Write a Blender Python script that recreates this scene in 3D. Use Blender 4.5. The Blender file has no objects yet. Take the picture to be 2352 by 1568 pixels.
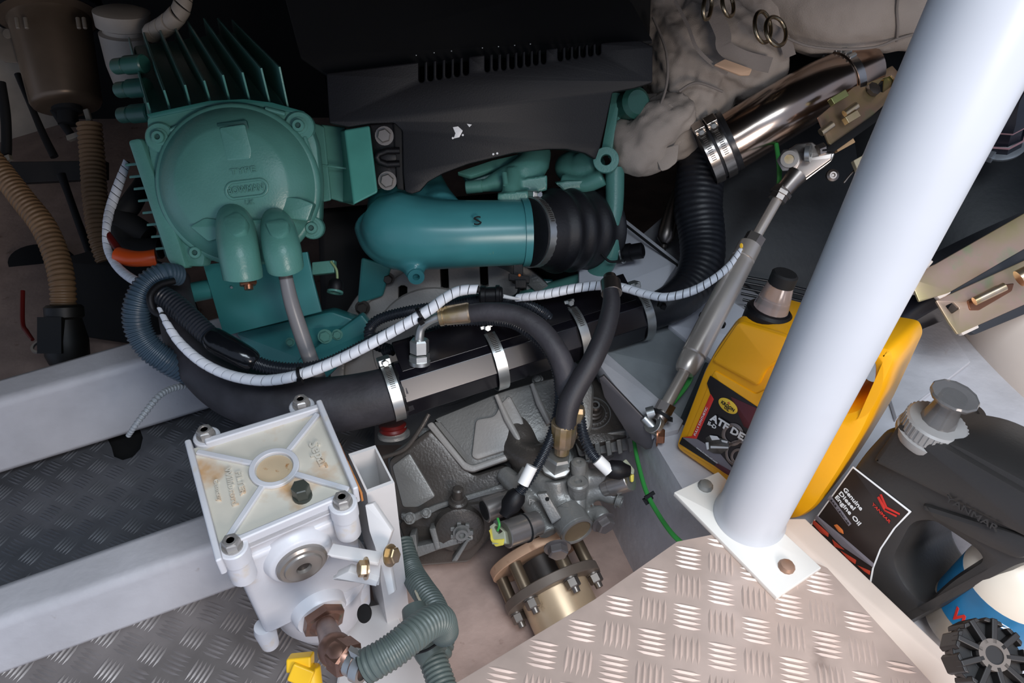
import bpy, bmesh, math, random
from mathutils import Vector as V, Matrix, noise
random.seed(7)
SC = bpy.context.scene; COL = SC.collection
F = 1700.0; CZ = 1.0
# ---------- world axes as seen by the camera (X to the right and away, Y to the upper left and away, Z up)
Zc = V((0.036, 0.74, 0.671)).normalized()
Yc = V((-0.904, 0.949, -1.0)); Yc = (Yc - Yc.dot(Zc)*Zc).normalized()
Xc = Yc.cross(Zc).normalized()
R = Matrix((Xc, Yc, Zc))                       # camera vector -> world vector
CAM = V((0, 0, CZ))
cam_data = bpy.data.cameras.new('camera'); cam = bpy.data.objects.new('camera', cam_data); COL.objects.link(cam)
cam.matrix_world = Matrix.Translation(CAM) @ R.to_4x4()
cam_data.sensor_width = 36.0; cam_data.lens = F/2352*36; cam_data.clip_start = 0.01
SC.camera = cam
w = bpy.data.worlds.new('sky'); SC.world = w; w.use_nodes = True
w.node_tree.nodes['Background'].inputs[0].default_value = (0.62, 0.74, 1.0, 1); w.node_tree.nodes['Background'].inputs[1].default_value = 0.4
SC.view_settings.view_transform = 'Standard'; SC.view_settings.look = 'None'; SC.view_settings.gamma = 1; SC.view_settings.use_curve_mapping = False
SC.view_settings.exposure = 0.38
def c2w(x, y, z): return (R @ V((x, y, z))).normalized()
def ray(px, py): return R @ V(((px-1176)/F, -(py-784)/F, -1))
def P(px, py, d): return CAM + ray(px, py)*d
def onz(px, py, z):
    r = ray(px, py); return CAM + r*((z-CZ)/r.z)
def onpl(px, py, o, n):
    r = ray(px, py); return CAM + r*((o-CAM).dot(n)/r.dot(n))
def dep(p): return -(R.transposed() @ (p-CAM)).z
def area(name, loc, tgt, sx, sy, power, col):
    l = bpy.data.lights.new(name, 'AREA'); l.shape = 'RECTANGLE'; l.size = sx; l.size_y = sy; l.energy = power; l.color = col
    o = bpy.data.objects.new(name, l); COL.objects.link(o); o.location = loc
    o.rotation_euler = (V(tgt)-V(loc)).to_track_quat('-Z', 'Y').to_euler(); return o
T0 = P(1250, 950, 1.0)
area('hatch_daylight', CAM + c2w(0.35, 0.62, 0.72)*.85 , T0, 0.8, 0.6, 16, (0.80, 0.90, 1.0))
area('cabin_light', CAM + c2w(0.85, -0.75, 0.45)*0.8, P(1500, 1200, 0.9), 0.4, 0.4, 7, (1.0, 0.89, 0.82))
EX = c2w(2.84, 0.768, -1); EX.z = 0; EX.normalize(); EZ = V((0,0,1)); EY = EZ.cross(EX)   # the engine's own axes
# ---------- materials
def L(h):
    h = h.lstrip('#'); c = [int(h[i:i+2], 16)/255 for i in (0, 2, 4)]
    return tuple(x/12.92 if x <= .04045 else ((x+.055)/1.055)**2.4 for x in c) + (1,)
MATS = {}
def mat(name, col, rough=.5, metal=0., var=.12, sc=14., bump=0., bsc=200., spec=.5, col2=None, dirt=None, dsc=6., dth=.62, trans=0., alpha=1., coat=0.):
    if name in MATS: return MATS[name]
    m = bpy.data.materials.new(name); m.use_nodes = True; N = m.node_tree.nodes; K = m.node_tree.links
    b = N['Principled BSDF']; b.inputs['Roughness'].default_value = rough; b.inputs['Metallic'].default_value = metal
    b.inputs['Specular IOR Level'].default_value = spec
    if trans: b.inputs['Transmission Weight'].default_value = trans
    if coat: b.inputs['Coat Weight'].default_value = coat
    tc = N.new('ShaderNodeTexCoord')
    def nz(scale, det=4):
        n = N.new('ShaderNodeTexNoise'); n.inputs['Scale'].default_value = scale; n.inputs['Detail'].default_value = det
        K.new(tc.outputs['Object'], n.inputs['Vector']); return n
    n = nz(sc); r = N.new('ShaderNodeValToRGB'); K.new(n.outputs['Fac'], r.inputs[0])
    c = L(col); c2 = L(col2) if col2 else tuple(min(1, x*(1+var)) for x in c[:3])+(1,)
    r.color_ramp.elements[0].position = .35; r.color_ramp.elements[1].position = .65
    r.color_ramp.elements[0].color = tuple(x*(1-var) for x in c[:3])+(1,); r.color_ramp.elements[1].color = c2
    out = r.outputs[0]
    if dirt:
        n2 = nz(dsc, 8); r2 = N.new('ShaderNodeValToRGB'); K.new(n2.outputs['Fac'], r2.inputs[0])
        r2.color_ramp.elements[0].position = dth; r2.color_ramp.elements[1].position = dth+.12
        mx = N.new('ShaderNodeMix'); mx.data_type = 'RGBA'
        K.new(r2.outputs[0], mx.inputs[0]); K.new(out, mx.inputs[6]); mx.inputs[7].default_value = L(dirt); out = mx.outputs[2]
    K.new(out, b.inputs['Base Color'])
    if bump:
        n3 = nz(bsc, 3); bp = N.new('ShaderNodeBump'); bp.inputs['Strength'].default_value = bump; bp.inputs['Distance'].default_value = .001
        K.new(n3.outputs['Fac'], bp.inputs['Height']); K.new(bp.outputs[0], b.inputs['Normal'])
    MATS[name] = m; return m
green = mat('green_engine_paint', '#54897f', .32, var=.08, bump=.25, bsc=350)
greenb = mat('teal_engine_paint', '#42868a', .28, var=.07)
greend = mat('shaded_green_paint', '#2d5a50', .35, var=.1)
green2 = mat('green_engine_paint_plate', '#377b7b', .30, var=.07)
blk = mat('black_plastic', '#0f0e11', .5, bump=.15, bsc=500, spec=.35)
blkm = mat('black_matte', '#0b0b0d', .75)
blkv = mat('black_anodised', '#15131a', .25, metal=.15, spec=.8)
rub = mat('black_rubber', '#1e1e22', .5, bump=.3, bsc=250, sc=30, dirt='#2b2b30')
rub2 = mat('worn_rubber', '#2f2d31', .6, bump=.4, bsc=180, sc=25, col2='#3d3b40')
cor = mat('corrugated_black_plastic', '#24282f', .33)
corb = mat('corrugated_blue_grey_plastic', '#3a4c5a', .4)
corg = mat('corrugated_grey_green_plastic', '#56605c', .42)
corbr = mat('corrugated_brown_plastic', '#86694c', .5, dirt='#5a4634')
steel = mat('stainless_steel', '#b5aea8', .24, metal=1, var=.1, bump=.08)
steelm = mat('brushed_steel', '#9a918b', .38, metal=1, var=.12)
satin = mat('satin_steel', '#cfc4ba', .32, metal=.6, var=.06)
zinc = mat('zinc_plated_steel', '#c4c6c4', .35, metal=.9)
gold = mat('yellow_passivated_steel', '#c0a672', .32, metal=.9, col2='#cdb9a4', sc=40)
irid = mat('iridescent_zinc', '#d2bd8c', .36, metal=.8, col2='#d8b3a2', sc=14, dirt='#aec08c', dsc=16, dth=.58)
cast = mat('cast_grey_aluminium', '#85837f', .38, metal=.3, var=.14, bump=.5, bsc=300, sc=9)
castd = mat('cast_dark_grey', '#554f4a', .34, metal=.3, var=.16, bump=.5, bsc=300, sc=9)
castl = mat('cast_light_grey', '#a6a9aa', .38, metal=.25, var=.08, bump=.6, bsc=420)
wht = mat('white_sleeve', '#dfe3ea', .4, var=.04)
whp = mat('white_paint', '#d9d6d4', .32, var=.04, dirt='#d3ab82', dsc=9, dth=.66)
whpost = mat('white_post_paint', '#c3c5ca', .3, var=.02)
whf = mat('white_filter_enamel', '#cfcfd3', .36, var=.05, dirt='#cfc0aa', dsc=22, dth=.6, bump=.15)
whi = mat('stained_cream_enamel', '#d3cdbf', .42, var=.07, dirt='#c7a076', dsc=16, dth=.55, bump=.1)
rust = mat('rusty_edge', '#b9783f', .7, dirt='#7c4620', dsc=60, dth=.5)
hull = mat('grey_painted_fibreglass', '#c3c2c6', .45, var=.08, bump=.9, bsc=60, dirt='#8d7a6c', dsc=26, dth=.70)
hullw = mat('beige_painted_fibreglass', '#cfc3b2', .6, var=.12, bump=.8, bsc=40, dirt='#71604c', dsc=5, dth=.58)
bilge = mat('dirty_pinkish_bilge_paint', '#a99288', .55, var=.14, bump=.7, bsc=90, dirt='#64493a', dsc=34, dth=.66, sc=18)
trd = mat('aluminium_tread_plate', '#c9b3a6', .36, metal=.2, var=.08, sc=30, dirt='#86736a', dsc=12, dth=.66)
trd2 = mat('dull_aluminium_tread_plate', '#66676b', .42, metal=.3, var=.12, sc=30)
bronze = mat('bronze', '#8a6a5c', .38, metal=.8, dirt='#6f7a66', dsc=80, dth=.62, sc=60)
orange = mat('orange_rubber', '#e2551c', .35, var=.05)
red = mat('red_plastic', '#5e1512', .4, var=.05)
yel = mat('yellow_jug_plastic', '#f2aa12', .34, var=.04)
yel2 = mat('yellow_plastic', '#f2bf1e', .4, var=.04)
blank = mat('beige_lagging_cloth', '#9c9187', .85, var=.10, sc=9, bump=.6, bsc=700)
blank2 = mat('grey_webbing', '#7d746d', .9, var=.08, bump=.6, bsc=900)
jugb = mat('dark_grey_jug_plastic', '#2f2d2c', .4, var=.08, bump=.15, bsc=300)
jugc = mat('grey_cap_plastic', '#8e8c8a', .4)
drum = mat('black_silencer_gelcoat', '#15181c', .5, spec=.35, var=.25, sc=5, bump=.2, bsc=120, dirt='#1f2226', dsc=7)
cream = mat('cream_fibreglass', '#e0d2c6', .38, var=.03)
clear = mat('milky_clear_plastic', '#d8c4bd', .15, trans=.7, var=.03)
smoke = mat('smoky_clear_plastic', '#8a8887', .12, trans=.6, var=.03)
tub = mat('milky_drain_tube', '#7d7b7c', .3, var=.06)
tanf = mat('tan_rusty_flange', '#d3aa8a', .5, metal=.2, dirt='#8f5f40', dsc=30, dth=.6)
shaft = mat('bronze_shaft_steel', '#cdb494', .34, metal=.45, dirt='#5a4636', dsc=50, dth=.66)
darks = mat('dark_steel', '#4b4541', .42, metal=.6)
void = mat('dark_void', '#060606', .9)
grn = mat('green_wire', '#3fa04a', .4, var=.05)
ltgrn = mat('light_green_cap', '#7f9468', .4)
labk = mat('label_black', '#1c191b', .35, var=.05)
lab_red = mat('label_dark_red', '#561d26', .35, var=.1)
lab_r = mat('label_red', '#cf2c22', .35, var=.05)
lab_g = mat('label_grey', '#7b757a', .35, var=.1)
lab_y = mat('label_yellow', '#f2c93e', .4, var=.03)
lab_w = mat('label_white', '#ecebe9', .4, var=.03)
lab_b = mat('label_blue', '#1c6f9c', .3, var=.2, sc=20)
lab_o = mat('label_orange', '#d9783c', .4)
badge_m = mat('green_embossed', '#5aa196', .3)
copper = mat('copper_brass', '#9c6a50', .3, metal=.9)
lime = mat('olive_passivated', '#8f9a5c', .35, metal=.8, col2='#b09a7a')
# ---------- object registry
LOC = {}
def thing(name, label, cat, loc, group=None):
    o = bpy.data.objects.new(name, None); COL.objects.link(o); o.empty_display_size = .02
    o.location = loc; LOC[o.name] = V(loc); tagl(o, label, cat, group); return o
def tagl(o, label=None, cat=None, group=None, kind=None):
    if label: o['label'] = label
    if cat: o['category'] = cat
    if group: o['group'] = group
    if kind: o['kind'] = kind
    return o
def finish(name, me, m, root=None, smooth=35):
    me.materials.clear(); me.materials.append(m)
    bm = bmesh.new(); bm.from_mesh(me)
    bmesh.ops.recalc_face_normals(bm, faces=bm.faces); bm.to_mesh(me); bm.free()
    n = len(me.vertices); co = [0.0]*(3*n); me.vertices.foreach_get('co', co)
    c = V([(min(co[i::3])+max(co[i::3]))/2 for i in range(3)])
    me.transform(Matrix.Translation(-c))
    if smooth: me.shade_smooth(); me.set_sharp_from_angle(angle=math.radians(smooth))
    o = bpy.data.objects.new(name, me); COL.objects.link(o)
    if root is not None: o.parent = root; o.location = c - LOC[root.name]
    else: o.location = c
    LOC[o.name] = c
    return o
def ortho(a):
    a = a.normalized(); t = V((0,0,1)) if abs(a.z) < .9 else V((1,0,0))
    u = t.cross(a).normalized(); return u, a.cross(u)
class M:
    """collects shapes in world coordinates, then links them as ONE mesh"""
    def __init__(s): s.v = []; s.f = []
    def add(s, vs, fs):
        k = len(s.v); s.v += [tuple(x) for x in vs]; s.f += [tuple(i+k for i in f) for f in fs]; return s
    def lathe(s, o, ax, prof, seg=24, a0=0., squash=1.):
        ax = ax.normalized(); u, w_ = ortho(ax); vs = []; fs = []
        for t, r in prof:
            for i in range(seg):
                a = a0+2*math.pi*i/seg; vs.append(o+ax*t+u*(r*math.cos(a))+w_*(r*squash*math.sin(a)))
        n = len(prof)
        for j in range(n-1):
            for i in range(seg):
                k = (i+1) % seg; fs.append((j*seg+i, j*seg+k, (j+1)*seg+k, (j+1)*seg+i))
        fs.append(tuple(range(seg))); fs.append(tuple((n-1)*seg+i for i in range(seg)))
        return s.add(vs, fs)
    def ring(s, o, ax, ri, ro, t0, t1, seg=32):
        ax = ax.normalized(); u, w_ = ortho(ax); vs = []; fs = []
        pr = [(t0, ri), (t0, ro), (t1, ro), (t1, ri)]
        for t, r in pr:
            for i in range(seg):
                a = 2*math.pi*i/seg; vs.append(o+ax*t+u*(r*math.cos(a))+w_*(r*math.sin(a)))
        for j in range(4):
            for i in range(seg):
                k = (i+1) % seg; j2 = (j+1) % 4
                fs.append((j*seg+i, j*seg+k, j2*seg+k, j2*seg+i))
        return s.add(vs, fs)
    def cyl(s, a, b, r, r2=None, seg=20, bev=0.):
        a = V(a); b = V(b); h = (b-a).length; r2 = r if r2 is None else r2
        pr = [(0, r), (h, r2)] if not bev else [(0, max(r-bev, 1e-4)), (bev, r), (h-bev, r2), (h, max(r2-bev, 1e-4))]
        return s.lathe(a, b-a, pr, seg)
    def hexn(s, o, ax, r, h, cham=.12):
        return s.lathe(o, ax, [(0, r), (h*(1-cham), r), (h, r*.86)], 6, a0=.3)
    def tube(s, pts, rad, seg=16, tilt=0., caps=True):
        n = len(pts); vs = []; fs = []; pu = None
        for i in range(n):
            t = (pts[min(i+1, n-1)]-pts[max(i-1, 0)])
            if t.length < 1e-9: t = V((0,0,1))
            t.normalize()
            if pu is None: u, _ = ortho(t)
            else:
                u = pu-t*pu.dot(t); u = u.normalized() if u.length > 1e-6 else ortho(t)[0]
            pu = u; w_ = t.cross(u); r = rad[i] if hasattr(rad, '__len__') else rad
            for j in range(seg):
                a = 2*math.pi*j/seg; vs.append(pts[i]+u*(r*math.cos(a))+w_*(r*math.sin(a))+t*(tilt*r*math.cos(a)))
        for i in range(n-1):
            for j in range(seg):
                k = (j+1) % seg; fs.append((i*seg+j, i*seg+k, (i+1)*seg+k, (i+1)*seg+j))
        if caps: fs.append(tuple(range(seg))); fs.append(tuple((n-1)*seg+j for j in range(seg)))
        return s.add(vs, fs)
    def hexa(s, p):   # 8 points: front quad 0-3, back quad 4-7
        return s.add(p, [(0,1,2,3), (4,5,6,7), (0,1,5,4), (1,2,6,5), (2,3,7,6), (3,0,4,7)])
    def box(s, o, a, b, c):  # centre and half vectors
        return s.hexa([o-a-b-c, o+a-b-c, o+a+b-c, o-a+b-c, o-a-b+c, o+a-b+c, o+a+b+c, o-a+b+c])
    def prism(s, pts, vec):
        n = len(pts); vs = list(pts)+[p+vec for p in pts]
        return s.add(vs, [tuple(range(n)), tuple(range(n, 2*n))]+[(i, (i+1) % n, n+(i+1) % n, n+i) for i in range(n)])
    def ball(s, o, r, sx=1., ax=V((0,0,1)), seg=20):
        pr = [(-r*sx*math.cos(math.pi*i/10), max(r*math.sin(math.pi*i/10), 1e-4)) for i in range(11)]
        return s.lathe(o, ax, pr, seg)
    def out(s, name, m, root=None, smooth=35, bev=0., label=None, remesh=0., sm=0, kind=None):
        me = bpy.data.meshes.new(name); me.from_pydata(s.v, [], s.f); me.validate()
        o = finish(name, me, m, root, smooth)
        if remesh:
            md = o.modifiers.new('remesh', 'REMESH'); md.mode = 'VOXEL'; md.voxel_size = remesh; md.use_smooth_shade = True
            if sm: q = o.modifiers.new('smooth', 'SMOOTH'); q.iterations = sm; q.factor = .6
        elif bev:
            md = o.modifiers.new('bevel', 'BEVEL'); md.width = bev; md.segments = 2; md.limit_method = 'ANGLE'; md.angle_limit = .6; md.harden_normals = True
        return tagl(o, label, kind=kind)
# ---------- paths and frames
def crom(pts, n=10):
    """smooth a list of tuples"""
    if len(pts) < 3: return [tuple(p) for p in pts]
    q = [pts[0]]+list(pts)+[pts[-1]]; out = []
    for i in range(1, len(q)-2):
        for k in range(n):
            t = k/n; out.append(tuple(.5*((2*b)+(-a+c)*t+(2*a-5*b+4*c-d)*t*t+(-a+3*b-3*c+d)*t**3) for a, b, c, d in zip(q[i-1], q[i], q[i+1], q[i+2])))
    out.append(tuple(pts[-1])); return out
def path(pp, n=10):
    """(px,py,depth[,radius px]) -> world points, radii in metres"""
    q = crom(pp, n); return [P(a[0], a[1], a[2]) for a in q], [a[3]*a[2]/F if len(a) > 3 else None for a in q]
def resample(pts, rad, step):
    s = [0.]
    for a, b in zip(pts, pts[1:]): s.append(s[-1]+(b-a).length)
    n = max(2, int(s[-1]/step)); op = []; orr = []; j = 0
    for i in range(n+1):
        t = s[-1]*i/n
        while j < len(s)-2 and s[j+1] < t: j += 1
        k = 0 if s[j+1] == s[j] else (t-s[j])/(s[j+1]-s[j]); op.append(pts[j].lerp(pts[j+1], k)); orr.append(rad[j]*(1-k)+rad[j+1]*k)
    return op, orr
def hose(name, pp, m, root=None, seg=18, label=None, n=10):
    p, r = path(pp, n); return M().tube(p, r, seg).out(name, m, root, 60, label=label)
def corr(name, pp, m, root=None, pitch=.004, amp=.10, seg=18, label=None):
    p, r = path(pp, 8); p, r = resample(p, r, pitch/4)
    pat = [1, 1, 1-amp*2, 1-amp*2]
    r = [x*pat[i % 4] for i, x in enumerate(r)]
    return M().tube(p, r, seg).out(name, m, root, 30, label=label)
def spiral(name, pp, root, pitch=.013, gap=.0012, tilt=.5, core=None):
    p, r = path(pp, 8); p, r = resample(p, r, .0011)
    M().tube(p, [x*.8 for x in r], 12).out('core', core or blkm, root, 60)
    k = max(3, int(pitch/.0011)); m = M(); i = 0
    while i+k <= len(p)-1:
        m.tube(p[i:i+k], [r[i]*(.97+.03*(j in range(1, k-1))) for j in range(k)], 14, tilt=tilt); i += k
    if len(p)-1-i >= 2: m.tube(p[i:], r[i:], 14, tilt=tilt)
    return m.out(name, wht, root, 40)
class FR:
    """a plane in the world: origin, in-plane axes u (towards image right) and v, normal n towards the viewer"""
    def __init__(s, o, n, u=None):
        s.o = o; s.n = n.normalized(); u = (R @ V((1,0,0))) if u is None else u
        s.u = (u-s.n*u.dot(s.n)).normalized(); s.v = s.n.cross(s.u)
    def to2(s, px, py, off=0.):
        o = s.o+s.n*off; q = onpl(px, py, o, s.n)-o; return (q.dot(s.u), q.dot(s.v))
    def at(s, x, y, h=0.): return s.o+s.u*x+s.v*y+s.n*h
    def pt(s, px, py, h=0.): x, y = s.to2(px, py, h); return s.at(x, y, h)
def fr(px, py, d, n=(0,0,1)): return FR(P(px, py, d), c2w(*n))
def curve2mesh(cu, mw):
    o = bpy.data.objects.new('tmp', cu); me = bpy.data.meshes.new_from_object(o)
    bpy.data.objects.remove(o); me.transform(mw); return me
def rounded(pts, r, k=4):
    n = len(pts); out = []
    for i in range(n):
        a, b, c = V(pts[i-1]), V(pts[i]), V(pts[(i+1) % n]); e = (a-b); g = (c-b)
        t = min(r, e.length*.45, g.length*.45)
        if t < 1e-5: out.append(b); continue
        s_, f_ = b+e.normalized()*t, b+g.normalized()*t
        for j in range(k+1):
            q = j/k; out.append(s_*(1-q)**2+b*2*q*(1-q)+f_*q*q)
    return out
def slab(name, outl, f, t, m, root=None, bev=.001, rad=.002, off=0., label=None, smooth=35, world2=False):
    """px outline(s) on frame f, top face at height off, thickness t behind it"""
    if not isinstance(outl[0], (list,)): outl = [outl]
    cu = bpy.data.curves.new('c', 'CURVE'); cu.dimensions = '2D'; cu.fill_mode = 'BOTH'
    for ol in outl:
        q = [V(f.to2(x, y, off)) if not world2 else V((x, y)) for x, y in ol]
        if rad: q = rounded(q, rad)
        sp = cu.splines.new('POLY'); sp.points.add(len(q)-1); sp.use_cyclic_u = True
        for a, b in zip(sp.points, q): a.co = (b[0], b[1], 0, 1)
    bev = min(bev, t*.45); cu.extrude = t/2-bev; cu.bevel_depth = bev; cu.bevel_resolution = 1; cu.offset = -bev
    mw = Matrix((( *f.u, 0), (*f.v, 0), (*f.n, 0), (0,0,0,1))).transposed(); mw.translation = f.o+f.n*(off-t/2)
    me = curve2mesh(cu, mw); bpy.data.curves.remove(cu)
    bm = bmesh.new(); bm.from_mesh(me); bmesh.ops.remove_doubles(bm, verts=bm.verts, dist=1e-6); bm.to_mesh(me); bm.free()
    o = finish(name, me, m, root, smooth); return tagl(o, label)
def circ(cx, cy, r, ry=None, n=28, a0=0.): return [(cx+r*math.cos(a0+2*math.pi*i/n), cy+(ry or r)*math.sin(a0+2*math.pi*i/n)) for i in range(n)]
def text(name, body, p0, p1, hpx, f, m, root, off=.0005, t=.0006, shear=0., bold=.0, label=None):
    cu = bpy.data.curves.new('t', 'FONT'); cu.body = body; cu.size = 1; cu.extrude = .5; cu.shear = shear; cu.offset = bold; cu.resolution_u = 2
    a = V(f.to2(*p0, off)); b = V(f.to2(*p1, off)); d = b-a; Lw = d.length; d /= Lw
    me = curve2mesh(cu, Matrix.Identity(4)); bpy.data.curves.remove(cu)
    xs = [v.co.x for v in me.vertices]; ys = [v.co.y for v in me.vertices]
    sx = Lw/(max(xs)-min(xs)); h = hpx*dep(f.at(*a))/F; sy = h/.72
    U = f.u*d.x+f.v*d.y; W = f.n.cross(U); o = f.at(a.x, a.y, off)
    for v in me.vertices:
        c = v.co.copy(); v.co = o+U*((c.x-min(xs))*sx)+W*(c.y*sy)+f.n*(c.z*t)
    o2 = finish(name, me, m, root, 0); return tagl(o2, label)
def bolt(name, o, ax, r, h, m, root, washer=True, socket=False, label=None):
    ax = ax.normalized(); q = M()
    if washer: q.lathe(o, ax, [(0, r*1.35), (h*.18, r*1.35)], 20)
    if socket:
        q.lathe(o, ax, [(0, r), (h, r), (h, r*.55), (h*.45, r*.5)], 20)
    else: q.hexn(o, ax, r, h)
    return q.out(name, m, root, 30, label=label)
def clamp(name, c, ax, r, hdir, m, label, group=None, wd=.010, root=None, cat='hose clamp'):
    ax = ax.normalized(); hdir = (hdir-ax*hdir.dot(ax)).normalized(); tdir = ax.cross(hdir)
    t = root or thing(name, label, cat, c, group)
    M().ring(c, ax, r*.99, r*1.03, -wd/2, wd/2, 36).out('band', m, t, 40)
    o = c+hdir*(r*1.03+.004)
    sh = M().box(o, ax*wd*.6, hdir*.0045, tdir*.009).out('screw_housing', m, t, 30, bev=.0015)
    M().hexn(o+tdir*.009, tdir, .0045, .006).cyl(o-tdir*.009, o-tdir*.013, .003).out('screw', zinc, sh, 30)
    if wd > .011:
        sg = 1 if tdir.dot(CAM-c) > 0 else -1; q = M()
        for i in range(14):
            a_ = .32+i*.062; d_ = hdir*math.cos(a_)+tdir*sg*math.sin(a_); q.box(c+d_*r*1.031, ax*wd*.24, d_*.0003, ax.cross(d_)*r*.014)
        q.out('worm_slots', darks, t, 0)
    return t
# ================= the setting
def struct(m, name, mt, **k):
    o = m.out(name, mt, None, **k); o['kind'] = 'structure'; return o
Z1, Z2, ZP, ZS = 0.045, 0.10, 0.335, 0.285
def quadz(pts, z): return [onz(x, y, z) for x, y in pts]
struct(M().prism(quadz([(-900, 2400), (2600, 2400), (2900, -100), (-600, -100)], Z1), V((0,0,-.02))), 'floor', bilge)
# hull sides and bulkheads around the compartment
def wallq(px, py, d, half, z0, z1, mt, name, th=.02):
    p = P(px, py, d); r = p-CAM; r.z = 0; r.normalize(); t = V((0,0,1)).cross(r)
    a = V((p.x, p.y, z0))-t*half; b = V((p.x, p.y, z0))+t*half; up = V((0,0,z1-z0))
    return struct(M().prism([a, b, b+up, a+up], r*th), name, mt)
wallq(-470, 420, 1.66, .75, 0, 1.3, hullw, 'wall_left')
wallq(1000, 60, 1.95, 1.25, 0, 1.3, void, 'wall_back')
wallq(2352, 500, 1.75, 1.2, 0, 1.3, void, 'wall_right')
# unseen deck over the engine, edge set to shade it; hatch open above viewer
dk = [CAM+EX*x+EY*y for x, y in [(-2.4, .26), (2.6, .26), (2.6, 2.6), (-2.4, 2.6)]]
dk = [V((p.x, p.y, 1.11)) for p in dk]
struct(M().prism(dk, V((0,0,.03))), 'unseen_shade_deck', void)
# left hull detail: shelf frame, hole
struct(M().prism([P(-60, 372, 1.58), P(240, 368, 1.6), P(240, 410, 1.6), P(-60, 425, 1.58)], c2w(0,0,-1)*.02), 'trim_1', mat('dark_frame', '#2e2a27', .7), bev=.002)
f = fr(80, 620, 1.55, (.2, 0, 1))
slab('trim_2', circ(95, 602, 78, 42), f, .01, void, None, rad=0, off=.004)['kind'] = 'structure'
# two painted frames crossing the left side
def beam(tl, tr, br, bl, z_top, depth, name):
    a, b = onz(*tl, z_top), onz(*tr, z_top); c, d = onz(*br, z_top), onz(*bl, z_top)
    dn = V((0,0,-depth)); sp = (d-a); sp.z = 0; sp = sp.normalized()*.02
    m = M().hexa([a, b, c, d, a+dn, b+dn, c+dn+sp, d+dn+sp])
    return struct(m, name, hull, bev=.012)
beam((-250, 935), (560, 705), (560, 765), (-250, 990), .235, .118, 'trim_3')
beam((-250, 1422), (760, 1072), (800, 1150), (-250, 1515), .175, .08, 'trim_4')
# engine bearer and hull shelf on the right
se = [(1290, 700), (1385, 800), (1455, 930), (1500, 1010), (1560, 1110), (1655, 1260), (1800, 1500), (2000, 1900)]
a = [onz(x, y, ZS) for x, y in se]; b = [V((p.x, p.y, 0))+(onz(x-95, y+55, 0)-onz(x, y, 0))*.12 for p, (x, y) in zip(a, se)]
far = [onz(x, y, ZS) for x, y in [(1750, 300), (2100, 420), (2500, 560), (2800, 700), (3000, 800), (3100, 1000), (3200, 1300), (3300, 1900)]]
m = M(); n = len(se); m.v = a+b+far; m.v = [tuple(q) for q in m.v]
m.f = [(i, i+1, n+i+1, n+i) for i in range(n-1)]+[(i, i+1, 2*n+i+1, 2*n+i) for i in range(n-1)]
struct(m, 'trim_5', hull)
# bearer flange (painted bar running under the cooler towards the bracket) and small pale panels
hullb = mat('bright_painted_panel', '#dcdde4', .45, var=.04, bump=.3, bsc=60)
slab('trim_12', [(1365, 800), (1480, 735), (1590, 745), (1700, 880), (1590, 940), (1560, 962)], FR(onz(1480, 850, ZS+.003), V((0,0,1))), .004, mat('darker_grey_fibreglass', '#83888a', .6, var=.15, bump=.8, bsc=50), None)['kind'] = 'structure'  # darker grey slab over the middle of the shelf
slab('trim_6', [(1358, 812), (1382, 800), (1570, 965), (1560, 985), (1500, 1000)], FR(P(1450, 900, .985), V((0,0,1))), .02, hull, None, rad=.001)['kind'] = 'structure'
slab('trim_7', [(1395, 470), (1560, 600), (1500, 690), (1330, 690), (1330, 520)], FR(onz(1440, 600, .33), V((0,0,1))), .02, hullb, None)['kind'] = 'structure'
slab('trim_8', [(1535, 745), (1625, 655), (1850, 800), (1755, 925)], FR(onz(1650, 790, .295), V((0,0,1))), .008, hullb, None)['kind'] = 'structure'
slab('trim_9', [(1560, 965), (1620, 830), (1700, 860), (1640, 1010)], FR(onz(1590, 930, .290), V((0,0,1))), .004, mat('dark_step', '#3d4347', .6), None)['kind'] = 'structure'
slab('trim_10', [(2010, 800), (2165, 735), (2230, 830), (2060, 960)], FR(onz(2100, 830, .295), V((0,0,1))), .008, hull, None)['kind'] = 'structure'
# pale painted ledge around the right-hand plate
slab('trim_11', [(1640, 1215), (1790, 1190), (1850, 1190), (2450, 1760), (2150, 1760), (1900, 1310), (1800, 1260)], FR(onz(1900, 1310, ZP-.004), V((0,0,1))), .05, mat('cream_ledge_paint', '#dccabb', .5, var=.05), None, bev=.002, rad=.001)['kind'] = 'structure'
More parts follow.
